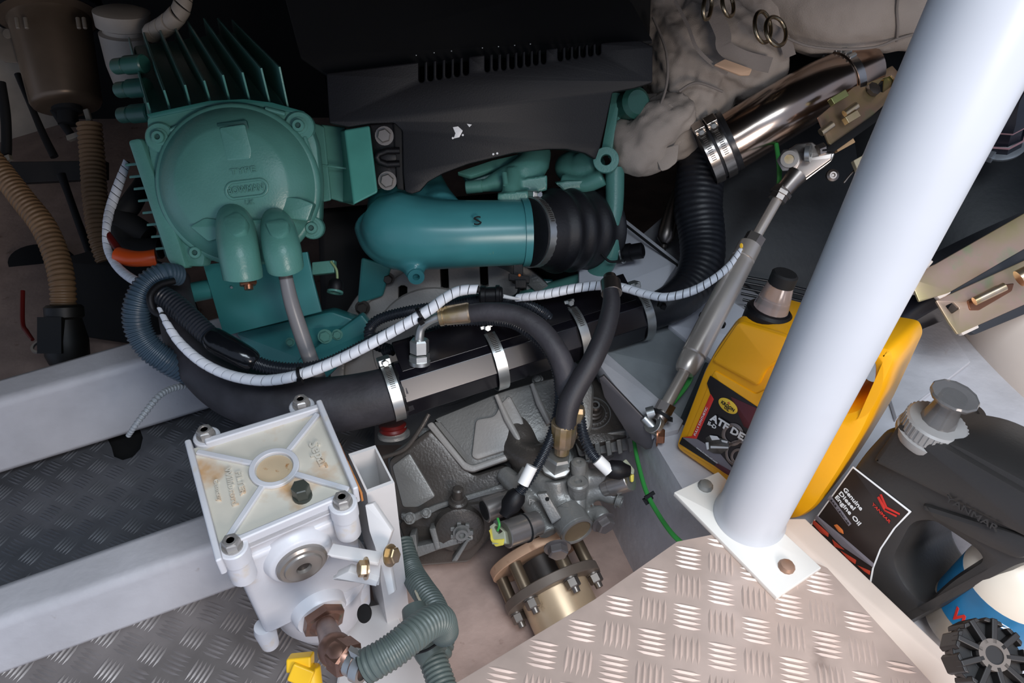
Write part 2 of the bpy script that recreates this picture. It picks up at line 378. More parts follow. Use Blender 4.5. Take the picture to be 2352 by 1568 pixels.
# ================= tread plates
def inside(p, poly):
    c = False
    for (x1, y1), (x2, y2) in zip(poly, poly[1:]+poly[:1]):
        if (y1 > p[1]) != (y2 > p[1]) and p[0] < (x2-x1)*(p[1]-y1)/(y2-y1)+x1: c = not c
    return c
def tread(poly, z, mt, label, pitch, ref, dref, t=.004, margin=.006, holes=()):
    f = FR(onz(*ref, z), V((0,0,1))); cen = onz(*ref, z)
    o = thing('tread_plate', label, 'floor plate', cen)
    slab('plate', poly, f, t, mt, o, bev=.0006, rad=.001)
    d = onz(*dref, z)-cen; d.normalize(); e = V((-d.y, d.x, 0))
    P2 = [f.to2(x, y) for x, y in poly]; g = M()
    R_ = 24
    for i in range(-R_, R_):
        for j in range(-R_, R_):
            c = cen+d*(i*pitch)+e*(j*pitch); a, b = (d, e) if (i+j) % 2 else (e, d)
            for k in range(5):
                q = c+b*((k-2)*pitch*.165); hl, hw = pitch*.42, pitch*.062
                if not all(inside(((q+a*s-f.o).dot(f.u), (q+a*s-f.o).dot(f.v)), P2) for s in (-hl, 0, hl)): continue
                v_ = [q-a*hl, q-a*hl*.45-b*hw, q+a*hl*.45-b*hw, q+a*hl, q+a*hl*.45+b*hw, q-a*hl*.45+b*hw, q-a*hl*.5+EZ*.0011, q+a*hl*.5+EZ*.0011]
                g.add(v_, [(0,1,6), (1,2,7,6), (2,3,7), (3,4,7), (4,5,6,7), (5,0,6)])
    g.out('raised_bars', mt, o, 25, kind='stuff'); return o
slab('notch_shade', [(200, 960), (345, 930), (360, 1070), (215, 1100)], FR(onz(290, 1020, Z2-.008), V((0,0,1))), .003, void, None)['kind'] = 'structure'  # black sheet paints the darkness below the finger notch
right_poly = [(985, 1605), (1365, 1376), (1555, 1243), (1645, 1225), (1700, 1215), (1900, 1303), (2260, 1700), (1500, 1760)]
tread(right_poly, ZP, trd, 'pale aluminium tread plate under the foot of the white post', .0325, (1500, 1400), (1576, 1415))
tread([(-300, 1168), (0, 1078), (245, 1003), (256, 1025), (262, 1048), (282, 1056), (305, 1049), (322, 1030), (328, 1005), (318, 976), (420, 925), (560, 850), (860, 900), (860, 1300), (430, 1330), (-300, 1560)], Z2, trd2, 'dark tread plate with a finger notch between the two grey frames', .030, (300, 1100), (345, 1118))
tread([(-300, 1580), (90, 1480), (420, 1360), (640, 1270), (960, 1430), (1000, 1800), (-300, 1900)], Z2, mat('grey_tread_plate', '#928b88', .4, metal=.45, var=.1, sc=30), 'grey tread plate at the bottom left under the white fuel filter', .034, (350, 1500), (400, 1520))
# ================= white post and its foot
p0 = onz(1722, 1185, ZP+.006); ray2 = ray(2262, 60)
po = thing('white_post', 'tall white painted round post standing on a bolted rectangular foot', 'post', p0)
rp = .0355
top = p0+EZ*.62; tp = P(2262, 60, .44); dirp = (V((tp.x, tp.y, tp.z))-p0).normalized()
M().lathe(p0, dirp, [(0, rp+.003), (.004, rp+.002), (.009, rp), (.66, rp)], 48).out('tube', whpost, po, 40)
fz = FR(onz(1720, 1230, ZP+.006), EZ)
slab('foot_plate', [(1548, 1130), (1650, 1083), (1887, 1303), (1785, 1372)], fz, .006, mat('foot_paint', '#e6e2da', .4, var=.03), po, bev=.0008, rad=.001)
for x, y, mt in ((1620, 1117, mat('grey_bolt', '#8c8b86', .5, metal=.3)), (1806, 1302, mat('brown_bolt', '#9a7a66', .5, metal=.4))):
    M().lathe(onz(x, y, ZP+.006), EZ, [(0, .0085), (.002, .0085), (.005, .0065), (.006, .003)], 12).out('bolt', mt, po, 30)
# ================= yellow oil jug
def jug_frame(b0, b1, z, lean=0.):
    a, b = onz(*b0, z), onz(*b1, z); u = (b-a).normalized(); n = u.cross(V((0,0,1)))
    if n.dot(CAM-a) < 0: n = -n
    n = (n+EZ*lean).normalized(); return FR(a, n, u)
jf = jug_frame((1545, 1030), (1800, 1200), ZS+.005, .18)
yj = thing('oil_jug', 'yellow oil jug with a black cap leaning behind the white post', 'oil jug', jf.o)
yo = [(1545, 1030), (1612, 852), (1640, 800), (1692, 728), (1812, 765), (1832, 775), (1900, 790), (1990, 788), (2048, 800), (2058, 828), (1985, 990), (1925, 1090), (1870, 1172), (1832, 1197), (1795, 1197), (1680, 1125)]
yh = [(1915, 880), (1970, 828), (2003, 832), (2004, 880), (1975, 938), (1930, 950), (1905, 925)]
slab('body', [yo, yh], jf, .095, yel, yj, bev=.010, rad=.012)
slab('raised_panel', [(1565, 1030), (1640, 850), (1735, 905), (1850, 850), (1900, 880), (1790, 1165)], jf, .006, yel, yj, bev=.002, rad=.004, off=.002)
slab('shoulder', [(1632, 830), (1694, 738), (1800, 770), (1850, 800), (1760, 850), (1740, 890)], jf, .01, yel, yj, bev=.004, rad=.006, off=.004)
ax = jf.v
c = jf.pt(1756, 742, -.03)
M().lathe(c-ax*.01, ax, [(0, .023), (.004, .025), (.026, .025), (.029, .022), (.030, .018)], 28).out('collar', blk, yj, 30)
M().lathe(c+ax*.020, ax, [(0, .019), (.012, .017), (.03, .0135), (.032, .0125)], 20).out('spout', clear, yj, 40, label='milky translucent pouring spout')
M().lathe(c+ax*.050, ax, [(0, .014), (.012, .014), (.014, .012)], 16).out('cap', blkm, yj, 30)
def Lp(pts, o=(1540, 860), s=6.532): return [(o[0]+x/s, o[1]+y/s) for x, y in pts]
lb = .0030
yl = slab('label_panel', Lp([(595, 15), (1390, 545), (1300, 760), (960, 1560), (130, 1035), (175, 940), (330, 930), (600, 300), (545, 130)]), jf, .0006, labk, yj, bev=0.0001, rad=.001, off=lb)
slab('dark_red_area', Lp([(900, 330), (1385, 545), (1250, 850), (1100, 780)]), jf, .0004, lab_red, yl, bev=.0001, rad=.001, off=lb+.0003)
slab('red_stripe', Lp([(600, 290), (650, 370), (390, 965), (180, 940), (320, 925)]), jf, .0004, lab_r, yl, bev=.0001, rad=.0008, off=lb+.0003)
slab('grey_band', Lp([(180, 945), (395, 965), (720, 1160), (1010, 1500), (960, 1545)]), jf, .0004, lab_g, yl, bev=.0001, rad=.0008, off=lb+.0003)
slab('lower_red_area', Lp([(700, 1330), (985, 1490), (955, 1560), (800, 1470), (660, 1370)]), jf, .0003, lab_red, yl, bev=.0001, rad=.0008, off=lb+.0006)
dd = (.86, .51)
ell = []
for i in range(28):
    a = 2*math.pi*i/28; x, y = 165*math.cos(a), 88*math.sin(a); ell.append((862+x*.80-y*.60, 470+x*.60+y*.80))
slab('emblem', Lp(ell), jf, .0005, lab_y, yl, bev=.0001, rad=0, off=lb+.0008)
slab('emblem_flame', Lp([(850, 415), (880, 405), (900, 450), (865, 445)]), jf, .0003, lab_o, yl, bev=.0001, rad=0, off=lb+.0010)
def lt(name, b, p0_, p1_, h, m_, off, **k): text(name, b, *Lp([p0_, p1_]), h/6.532, jf, m_, yl, off=off, t=.0004, **k)
lt('lettering', 'KROON', (755, 425), (945, 560), 55, labk, lb+.0012, bold=.03)
lt('lettering', 'OIL', (800, 500), (870, 555), 50, labk, lb+.0012, bold=.03)
lt('lettering', 'ATF DEX', (585, 670), (1195, 1060), 120, lab_w, lb+.0022, bold=.04)
lt('lettering', 'II-D', (555, 745), (675, 820), 65, lab_w, lb+.0012, bold=.03)
lt('lettering', 'www.kroon-oil.com', (385, 1100), (700, 1335), 26, lab_w, lb+.0012)
lt('lettering', 'FULLY SYNTHETIC', (375, 920), (560, 500), 34, lab_w, lb+.0010)
gm = steelm
for (cx, cy, rr, ri) in ((930, 900, 165, 110), (1010, 1180, 190, 150), (1020, 1230, 120, 80)):
    slab('gear_picture', [Lp(circ(cx, cy, rr, rr*1.05)), Lp(circ(cx, cy, ri, ri*1.05))], jf, .0004, gm, yl, bev=.0001, rad=0, off=lb+.0010)
slab('gear_picture', Lp([(525, 950), (600, 905), (740, 950), (870, 1000), (880, 1110), (760, 1190), (640, 1180), (560, 1130)]), jf, .0004, mat('print_dark_metal', '#57544f', .3, metal=.4, var=.5, sc=90), yl, bev=.0001, rad=.0008, off=lb+.0014)
for q in ([(585, 910), (700, 925), (740, 975), (620, 985)], [(525, 1020), (570, 1015), (575, 1120), (545, 1130)], [(600, 1070), (870, 1085), (865, 1110), (600, 1105)], [(760, 980), (860, 1000), (850, 1030), (770, 1010)]):
    slab('gear_highlight', Lp(q), jf, .0003, lab_w, yl, bev=.0001, rad=.0006, off=lb+.0018)
# ================= black oil jug
kf = jug_frame((1852, 1225), (2065, 1445), ZS+.005, .22)
kj = thing('oil_jug', 'dark grey oil jug with a black diesel oil label and grey screw cap', 'oil jug', kf.o)
ko = [(1852, 1225), (1975, 1045), (2030, 985), (2075, 990), (2185, 1012), (2352, 1100), (2500, 1190), (2420, 1290), (2345, 1300), (2060, 1450)]
kh = [(2095, 1205), (2140, 1200), (2235, 1265), (2250, 1285), (2180, 1330), (2120, 1385), (2080, 1350), (2050, 1290)]
slab('body', [ko, kh], kf, .115, jugb, kj, bev=.010, rad=.014)
slab('upper_ridge', [(1998, 1060), (2065, 965), (2352, 1130), (2480, 1210), (2370, 1245)], kf, .014, jugb, kj, bev=.006, rad=.008, off=.006)
slab('lower_ridge', [(2110, 1155), (2350, 1230), (2390, 1262), (2340, 1290), (2250, 1250), (2130, 1185)], kf, .012, jugb, kj, bev=.005, rad=.008, off=.005)
p_, r_ = path([(2100, 1190, .79, 20), (2050, 1270, .80, 22), (2040, 1350, .81, 26), (2090, 1400, .80, 30), (2180, 1370, .78, 30), (2270, 1310, .75, 28)])
M().tube(p_, r_, 16).out('handle', jugb, kj, 60)
ax = (kf.v+kf.n*.15).normalized(); c = kf.pt(2118, 1020, -.022)
M().lathe(c-ax*.012, ax, [(0, .030), (.012, .027), (.02, .026)], 28).out('neck', jugb, kj, 30)
m = M().lathe(c+ax*.008, ax, [(0, .029), (.004, .0305), (.009, .0305), (.010, .028), (.024, .028), (.026, .026), (.027, .020)], 36)
u_, w_ = ortho(ax)
for i in range(36):
    a_ = 2*math.pi*i/36; m.box(c+ax*.026+(u_*math.cos(a_)+w_*math.sin(a_))*.028, ax*.006, (u_*math.cos(a_)+w_*math.sin(a_))*.0008, (w_*math.cos(a_)-u_*math.sin(a_))*.0010)
m.out('cap', jugc, kj, 30, label='grey ribbed screw cap')
M().lathe(c+ax*.034, ax, [(0, .017), (.018, .013), (.030, .012), (.030, .021), (.033, .022), (.035, .021)], 12).out('spout', smoke, kj, 30, label='smoky translucent spout under a flared lid')
def Kp(pts, o=(1840, 1060), s=5.225): return [(o[0]+x/s, o[1]+y/s) for x, y in pts]
slab('label_edge', Kp([(620, 55), (1325, 600), (1130, 800), (960, 1050), (870, 1280), (820, 1560), (500, 1370), (190, 1060), (35, 865)]), kf, .0006, lab_w, kj, bev=.0001, rad=.001, off=.0012)
kl = slab('label_panel', Kp([(622, 80), (1290, 602), (1105, 800), (940, 1045), (850, 1280), (802, 1535), (500, 1345), (200, 1050), (55, 865)]), kf, .0006, mat('label_brown_black', '#2a221f', .35, var=.25, sc=30), kj, bev=.0001, rad=.001, off=.0016)
def kt(b, p0_, p1_, h, m_, off=.0024, **k): text('lettering', b, *Kp([p0_, p1_]), h/5.225, kf, m_, kl, off=off, t=.0004, **k)
kt('Genuine', (500, 335), (715, 590), 58, lab_w, bold=.02)
kt('Diesel', (450, 385), (625, 585), 58, lab_w, bold=.02)
kt('Engine Oil', (405, 430), (690, 770), 58, lab_w, bold=.02)
slab('grade_bar', Kp([(350, 400), (603, 745), (570, 775), (315, 440)]), kf, .0003, lab_g, kl, bev=.0001, rad=0, off=.0022)
kt('SAE 15W-40', (350, 462), (565, 755), 24, labk, off=.0026)
for q in ([(910, 430), (935, 415), (1010, 550), (1000, 580), (985, 575)], [(940, 395), (965, 390), (1030, 540), (1185, 620), (1180, 640), (1010, 560)], [(1000, 575), (1150, 645), (1140, 665), (990, 590)]):
    slab('emblem', Kp(q), kf, .0004, lab_r, kl, bev=.0001, rad=0, off=.0022)
kt('YANMAR', (845, 510), (1060, 740), 36, lab_r, bold=.02)
slab('silver_line', Kp([(185, 640), (500, 900), (870, 1220), (862, 1270), (480, 1010), (160, 680)]), kf, .0003, lab_g, kl, bev=.0001, rad=.001, off=.0022)
for q in ([(150, 700), (330, 860), (325, 905), (230, 850), (135, 740)], [(370, 930), (500, 1040), (520, 1060), (400, 1020)], [(470, 1065), (660, 1180), (650, 1230), (560, 1170)], [(670, 1240), (830, 1310), (822, 1360), (760, 1320)]):
    slab('red_lettering', Kp(q), kf, .0003, mat('label_brick', '#b5402c', .4), kl, bev=.0001, rad=.0008, off=.0022)
slab('orange_picture', Kp([(390, 760), (430, 750), (500, 820), (510, 870), (450, 840)]), kf, .0003, lab_o, kl, bev=.0001, rad=.001, off=.0022)
text('embossed_lettering', 'YANMAR', (2170, 1148), (2290, 1222), 16, kf, jugb, kj, off=.0078, t=.0014, bold=.01)
# ================= plastic bottle, bottom right
bz = ZS+.0; bo = P(2262, 1470, .66); bo.z = max(bo.z-.0, .30); bo = onz(2222, 1436, .300)
bt = thing('plastic_bottle', 'cream plastic bottle with a blue wrap label at the bottom right corner', 'bottle', bo)
up = (EZ+c2w(.25,.1,0)*.1).normalized(); br = .044
M().lathe(bo, up, [(0, br*.96), (.004, br), (.03, br), (.032, br)], 40).out('base', mat('bottle_translucent', '#c9b9a6', .25, trans=.3), bt, 40)
M().lathe(bo+up*.03, up, [(0, br*1.004), (.050, br*1.004)], 40).out('label', lab_b, bt, 40)
M().lathe(bo+up*.080, up, [(0, br), (.004, br), (.014, br*.97), (.028, br*.86), (.038, br*.68), (.043, br*.45), (.048, br*.34), (.06, br*.32)], 40).out('shoulder', mat('bottle_cream', '#ded3c2', .35, var=.03), bt, 40)
def wrapt(b, a_mid, z, h, wid, m_):
    cu = bpy.data.curves.new('t', 'FONT'); cu.body = b; cu.size = 1; cu.extrude = .5; cu.offset = .02
    me = curve2mesh(cu, Matrix.Identity(4)); bpy.data.curves.remove(cu)
    xs = [v.co.x for v in me.vertices]; W_ = max(xs)-min(xs); u_, w_ = ortho(up)
    for v in me.vertices:
        a_ = a_mid+(v.co.x-min(xs)-W_/2)/W_*wid; rr = br*1.008+v.co.z*.0006
        v.co = bo+up*(z+v.co.y*h)+(u_*math.cos(a_)+w_*math.sin(a_))*rr
    finish('lettering', me, m_, bt, 0)
u_, w_ = ortho(up); vd = (P(2150, 1500, .6)-bo); am = math.atan2(vd.dot(w_), vd.dot(u_))
wrapt('W', am-.15, .036, .020, .45, lab_r); wrapt('C', am+.35, .046, .034, .55, lab_w)
# ================= black star knob handwheel
ho = P(2276, 1505, .575); ha = (EZ*.8+c2w(0,0,1)*.6).normalized()
hw = thing('hand_wheel', 'black ribbed star-shaped hand wheel in the bottom right corner', 'hand wheel', ho)
uu, ww = ortho(ha); m = M()
m.lathe(ho-ha*.022, ha, [(0, .024), (.018, .027), (.018, .012), (.024, .012), (.026, .010)], 32)
for i in range(9):
    a_ = 2*math.pi*i/9+.2; dr = uu*math.cos(a_)+ww*math.sin(a_); tn = ha.cross(dr)
    m.box(ho+dr*.018, dr*.010, tn*.0024, ha*.005)
    m.hexa([ho+dr*.0275-tn*.006-ha*.022, ho+dr*.0275+tn*.006-ha*.022, ho+dr*.0275+tn*.006+ha*.003, ho+dr*.0275-tn*.006+ha*.003, ho+dr*.024-tn*.008-ha*.022, ho+dr*.024+tn*.008-ha*.022, ho+dr*.024+tn*.008+ha*.003, ho+dr*.024-tn*.008+ha*.003])
m.out('wheel', mat('black_nylon', '#231f1d', .45), hw, 30, bev=.001)
M().ring(ho, ha, .007, .012, 0, .005).out('hub_ring', mat('grey_hub', '#6b625b', .4), hw, 30)
# ================= green heat exchanger / charge cooler with fins
hf = fr(555, 430, .98, (.10, -.16, .97))
hx = thing('heat_exchanger', 'green painted finned heat exchanger with a round bolted end cover', 'heat exchanger', hf.o)
fins = [((339,236),(350,271),(296,85)), ((377,207),(393,258),(327,65)), ((425,195),(439,247),(363,57)), ((469,185),(484,235),(398,54)), ((512,172),(528,232),(431,48)), ((557,166),(575,236),(468,41)), ((600,156),(621,242),(500,41)), ((642,153),(662,248),(533,45))]
M().hexa([P(342, 272, 1.0), P(662, 250, 1.0), P(700, 520, 1.02), P(400, 600, 1.02), P(305, 105, 1.26), P(545, 72, 1.26), P(640, 360, 1.28), P(380, 420, 1.28)]).out('housing', green, hx, bev=.004)
for (a, b, c_) in fins:
    q = [P(a[0], a[1], .955), P(b[0], b[1], .985), P(c_[0]+10, c_[1]+52, 1.27), P(c_[0], c_[1], 1.25)]
    M().prism([x-EX*.0014 for x in q], EX*.0028).out('cooling_fin', green, hx, bev=.0008)
fl = [(336, 268), (400, 248), (480, 237), (560, 233), (620, 240), (690, 258), (712, 285), (728, 330), (737, 420), (735, 505), (722, 545), (690, 540), (610, 600), (500, 600), (470, 598), (435, 590), (400, 530), (352, 420), (338, 330)]
slab('end_flange', fl, hf, .035, green, hx, bev=.004, rad=.006, off=-.004)
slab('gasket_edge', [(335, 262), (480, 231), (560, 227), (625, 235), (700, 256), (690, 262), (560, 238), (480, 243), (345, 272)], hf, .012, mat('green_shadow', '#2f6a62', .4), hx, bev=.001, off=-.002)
ecx, ecy = 550, 427; S_ = hf.o
co = hf.pt(ecx, ecy, 0); k = dep(co)/F
M().lathe(co, hf.n, [(-.006, 183*k), (.004, 183*k), (.008, 178*k), (.0085, 172*k), (.012, 169*k), (.026, 150*k), (.036, 126*k), (.039, 118*k), (.040, 60*k)], 64).out('end_cover', green, hx, 50)
slab('locating_tab', [(503, 293), (562, 284), (578, 345), (575, 365), (520, 370)], hf, .028, green, hx, bev=.002, rad=.003, off=.0405)
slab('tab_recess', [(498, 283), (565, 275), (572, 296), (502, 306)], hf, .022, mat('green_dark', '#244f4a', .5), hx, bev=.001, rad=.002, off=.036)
slab('locating_tab', [(435, 520), (470, 500), (560, 510), (560, 530), (478, 555)], hf, .026, green, hx, bev=.002, rad=.003, off=.0425)
slab('locating_tab', [(640, 450), (688, 455), (720, 468), (706, 508), (640, 500)], hf, .026, green, hx, bev=.002, rad=.003, off=.038)
def oval(cx, cy, a, b, th, n=32):
    o = []
    for i in range(n):
        t = 2*math.pi*i/n; x = (a-b)*(1 if math.cos(t) > 0 else -1)+b*math.cos(t); y = b*math.sin(t)
        o.append((cx+x*math.cos(th)-y*math.sin(th), cy+x*math.sin(th)+y*math.cos(th)))
    return o
bdg = slab('badge', [oval(566, 434, 51, 22, -.13), oval(566, 434, 44, 16, -.13)], hf, .003, green, hx, bev=.001, rad=0, off=.0425)
text('embossed_lettering', 'BOWMAN', (526, 446), (606, 436), 15, hf, green, bdg, off=.0415, t=.0022, bold=.01)
text('embossed_lettering', 'TYPE', (530, 402), (588, 394), 13, hf, green, hx, off=.0413, t=.0018)
text('embossed_lettering', 'UK', (565, 471), (585, 468), 11, hf, green, hx, off=.0413, t=.0018)
for (x, y) in ((369, 316), (688, 290), (718, 523), (454, 579)):
    o = hf.pt(x, y, -.002)
    big = 1.0 if y < 400 else .8
    M().lathe(o-hf.n*.01, hf.n, [(0, 34*k*big), (.012, 33*k*big), (.014, 30*k*big)], 24).out('bolt_boss', green, hx, 30)
    b_ = M(); o2 = o+hf.n*.004
    b_.lathe(o2, hf.n, [(0, 19*k), (.002, 19*k), (.002, 14*k), (.008, 13.5*k), (.009, 12*k), (.009, 6.5*k), (.004, 6*k)], 20)
    cs_ = b_.out('cap_screw', green, hx, 30)
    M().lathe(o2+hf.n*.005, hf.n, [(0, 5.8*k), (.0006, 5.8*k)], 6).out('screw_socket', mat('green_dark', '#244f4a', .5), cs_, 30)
# webs between boss and cover
for (a, b) in (((392, 300), (470, 262)), ((655, 262), (610, 250)), ((700, 315), (716, 360))):
    M().tube([hf.pt(*a, .001), hf.pt(*b, .001)], .003, 8).out('web', green, hx)
# two port spouts
for pts, nm in (([(532, 492, .965, 30), (540, 520, .938, 43), (548, 570, .926, 46), (556, 622, .928, 45), (558, 638, .93, 44)], 0), ([(630, 500, .965, 26), (638, 525, .938, 39), (647, 570, .926, 43), (654, 606, .928, 42), (656, 616, .93, 41)], 1)):
    p_, r_ = path(pts, 8); M().tube(p_, r_, 28).out('port', green, hx, 50)
slab('port_web', [(530, 505), (650, 500), (672, 530), (690, 600), (650, 606), (540, 610)], hf, .03, green, hx, bev=.006, rad=.008, off=.052)
slab('port_facet', [(510, 497), (545, 483), (566, 500), (562, 530), (538, 542), (516, 526)], fr(540, 512, .908, (-.05, .45, .9)), .02, green, hx, bev=.004, rad=.006)
slab('port_facet', [(606, 508), (645, 500), (664, 506), (662, 532), (642, 546), (620, 540)], fr(638, 520, .908, (.05, .45, .9)), .02, green, hx, bev=.004, rad=.006)
M().hexn(P(568, 634, .93), c2w(.15, -1, .1), .0115, .012).lathe(P(569, 640, .93), c2w(.15, -1, .1), [(0, .006), (.014, .0055)], 12).out('drain_plug', copper, hx, 30)
# left side cover and small side fins
sf = fr(350, 470, .985, (-.15, -.15, .97))
slab('side_cover', [(292, 322), (322, 316), (412, 560), (428, 616), (402, 618), (385, 600)], sf, .02, green, hx, bev=.003, rad=.006, off=.012)
slab('side_cover', [(320, 322), (345, 320), (470, 590), (466, 612), (428, 612), (405, 540)], sf, .02, green, hx, bev=.003, rad=.004, off=.004)
for i in range(8):
    x, y = 287+i*10.0, 376+i*27.5
    M().hexa([P(x, y, 1.03), P(x+34, y-4, 1.02), P(x+36, y+3, 1.02), P(x, y+6, 1.03), P(x, y, 1.16), P(x+34, y-4, 1.15), P(x+36, y+3, 1.15), P(x, y+6, 1.16)]).out('side_fin', green, hx, bev=.001)
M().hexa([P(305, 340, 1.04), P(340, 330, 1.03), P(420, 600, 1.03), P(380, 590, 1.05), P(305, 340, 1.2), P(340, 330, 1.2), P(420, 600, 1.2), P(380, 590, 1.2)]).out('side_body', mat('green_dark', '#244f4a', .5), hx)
for (x, y) in ((275, 152), (282, 206), (288, 264)):
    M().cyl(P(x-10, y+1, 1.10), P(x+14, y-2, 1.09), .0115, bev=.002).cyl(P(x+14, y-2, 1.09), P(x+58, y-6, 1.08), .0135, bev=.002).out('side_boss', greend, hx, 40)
# ================= flat green bracket plate below it
gf = fr(600, 680, 1.03, (-.05, -.12, 1))
gb = thing('bracket_plate', 'flat green rectangular plate hanging under the heat exchanger', 'bracket', gf.o)
slab('plate', [(466, 608), (560, 596), (705, 578), (718, 640), (738, 716), (514, 772)], gf, .006, green2, gb, bev=.001, rad=.001)
M().lathe(gf.pt(532, 660, .002), gf.n, [(0, .0022), (.001, .0018)], 10).out('rivet', zinc, gb)
M().cyl(P(440, 672, 1.05), P(500, 660, 1.05), .014, bev=.002).out('stub', green2, gb)
gl = thing('engine_mount_bracket', 'green cast bracket below the flat plate beside the grey bell housing', 'bracket', P(700, 790, 1.1))
slab('web_plate', [(540, 765), (760, 715), (830, 740), (760, 860), (600, 850)], fr(690, 790, 1.11, (0, -.3, 1)), .03, green2, gl, bev=.004, rad=.006)
slab('arm', [(680, 830), (830, 720), (860, 760), (740, 880)], fr(750, 790, 1.09, (0, -.3, 1)), .02, green2, gl, bev=.004, rad=.006)
for (x, y, r_) in ((747, 772, .008), (667, 785, .005), (775, 768, .006)): bolt('bolt', P(x, y, 1.085), c2w(.1, -.2, 1), r_, .006, green, gl)
# drain tube
dt = thing('drain_hose', 'translucent grey drain hose hanging from the right port of the heat exchanger', 'hose', P(700, 750, .95))
hose('tube', [(655, 628, .935, 15), (668, 690, .94, 17), (690, 760, .95, 18), (715, 830, .96, 18), (742, 895, .98, 18)], tub, dt)
hose('cuff', [(652, 612, .932, 15), (657, 640, .934, 16)], mat('dark_cuff', '#4c4645', .4), dt)
# green block to the right of the exchanger
gk = thing('cooler_bracket', 'green painted block bolted between heat exchanger and black engine cover', 'bracket', P(800, 380, 1.02))
M().hexa([P(790, 298, 1.0), P(849, 288, 1.0), P(868, 442, 1.0), P(812, 471, 1.0), P(775, 300, 1.08), P(849, 288, 1.1), P(868, 442, 1.1), P(775, 465, 1.08)]).out('block', mat('green_light', '#4d9488', .3), gk, bev=.003)
M().hexa([P(735, 285, 1.05), P(795, 292, 1.05), P(816, 472, 1.05), P(752, 455, 1.05), P(735, 285, 1.15), P(795, 292, 1.15), P(816, 472, 1.15), P(752, 455, 1.15)]).out('neck', green, gk, bev=.003)
M().hexa([P(700, 275, 1.03), P(745, 290, 1.03), P(762, 460, 1.03), P(722, 468, 1.03), P(700, 275, 1.15), P(745, 290, 1.15), P(762, 460, 1.15), P(722, 468, 1.15)]).out('flange', green, gk, bev=.003)
slab('seam', [(728, 376), (806, 386), (806, 390), (728, 380)], fr(760, 380, 1.028, (0, -.1, 1)), .003, green, gk, rad=0, bev=.0005)
# ================= black engine cover
cf = fr(1100, 250, 1.0, (.06, -.22, .97))
ec = thing('engine_cover', 'large black plastic engine cover with three rows of vent slots', 'engine cover', cf.o)
def slots(xs, yt, yb, hw):
    o = []
    for x, a, b in zip(xs, yt, yb): o += [(x-hw, a), (x-hw, b), (x-hw*.5, b+5), (x+hw*.5, b+5), (x+hw, b), (x+hw, a)]
    return o
x1 = [968, 988.5, 1009, 1029.5, 1049.5, 1070]; x2 = [1119, 1138, 1157, 1176, 1194.5, 1212.5, 1230.5, 1248.5]; x3 = [1287, 1305, 1322.5, 1339.5, 1357, 1374.5]
yt = lambda x: 166-(x-751)*(.113 if x < 1150 else .108)
top_e = []
for xs, dpt in ((x1, 42), (x2, 35), (x3, 26)):
    top_e += slots(xs, [yt(x) for x in xs], [yt(x)+dpt-(x-xs[0])*.05 for x in xs], 6.6 if xs is x1 else 5.6)
outl = [(749, 168)]+top_e+[(1400, 96), (1470, 92), (1500, 106), (1499, 190), (1455, 203), (1407, 212), (1391, 285), (1379, 335), (1368, 367), (1343, 352), (1300, 343), (1258, 343), (1178, 352), (1075, 377), (1017, 399), (983, 418), (964, 440), (945, 446), (930, 440), (926, 400), (924, 300), (905, 282), (849, 284), (800, 292), (756, 283)]
slab('front_panel', outl, cf, .02, blk, ec, bev=.0022, rad=.0025)
slab('top_panel', [(749, 170), (1376, 104), (1500, 94), (1455, 10), (1400, -60), (640, -60), (690, 130)], fr(1100, 135, 1.003, (0, .45, .9)), .006, blkm, ec, bev=.002, rad=.003, off=-.006)
slab('back_panel', [(690, -150), (1500, -150), (1490, 180), (760, 270)], fr(1100, 250, 1.12, (.06, -.1, .97)), .01, void, ec, bev=.002)
for q in ([(1040, 292), (1052, 290), (1063, 300), (1055, 315), (1042, 318), (1046, 306)], [(1072, 284), (1084, 286), (1078, 292)]):  # white discs paint the light showing through small holes
    slab('light_spot', q, cf, .0006, lab_w, ec, bev=.0001, rad=.0006, off=.0006)
for x, y in ((1040, 317), (1063, 310), (1133, 354), (1142, 352)): slab('light_spot', circ(x, y, 2.6, n=8), cf, .0006, lab_w, ec, bev=.0001, rad=0, off=.0006)
slab('mounting_lug', [(848, 286), (908, 282), (912, 420), (866, 436)], cf, .008, blk, ec, bev=.002, rad=.002, off=-.012)
slab('side_wall', [(903, 282), (925, 290), (928, 438), (912, 434)], cf, .03, blkm, ec, bev=.002, off=-.006)
M().tube([cf.pt(x, y, -.004) for x, y in ((918, 346), (890, 346), (870, 353), (865, 362), (872, 372), (890, 378), (918, 376))], .0045, 10).out('loop', blk, ec, 50)
slab('loop_pad', oval(892, 362, 20, 10, 0), cf, .006, blk, ec, bev=.002, rad=0, off=-.006)
for x, y in ((883, 312), (890, 415)):
    bolt('bolt', cf.pt(x, y, -.012), cf.n, .0095, .009, mat('grey_bolt2', '#77726e', .4, metal=.6), ec)
for i, (x, y) in enumerate([(956, 127), (976, 123), (997, 121), (1017, 118), (1037, 117), (1056, 115), (1108, 110), (1127, 108), (1145, 107), (1164, 105), (1182, 104), (1200, 102), (1218, 101), (1236, 99)]):
    if i % 2 == 0: M().ball(P(x, y, 1.0), .0011).out('glint_screw', zinc, ec, 60)
# glimpses of green engine far behind the cover
gt = thing('rocker_cover', 'dim green rocker cover glimpsed behind the black cover at the top', 'engine part', P(1370, 50, 1.25))
slab('panel', [(1330, 56), (1400, 30), (1425, 52), (1380, 70)], fr(1370, 50, 1.24, (0, .5, .8)), .01, green, gt)
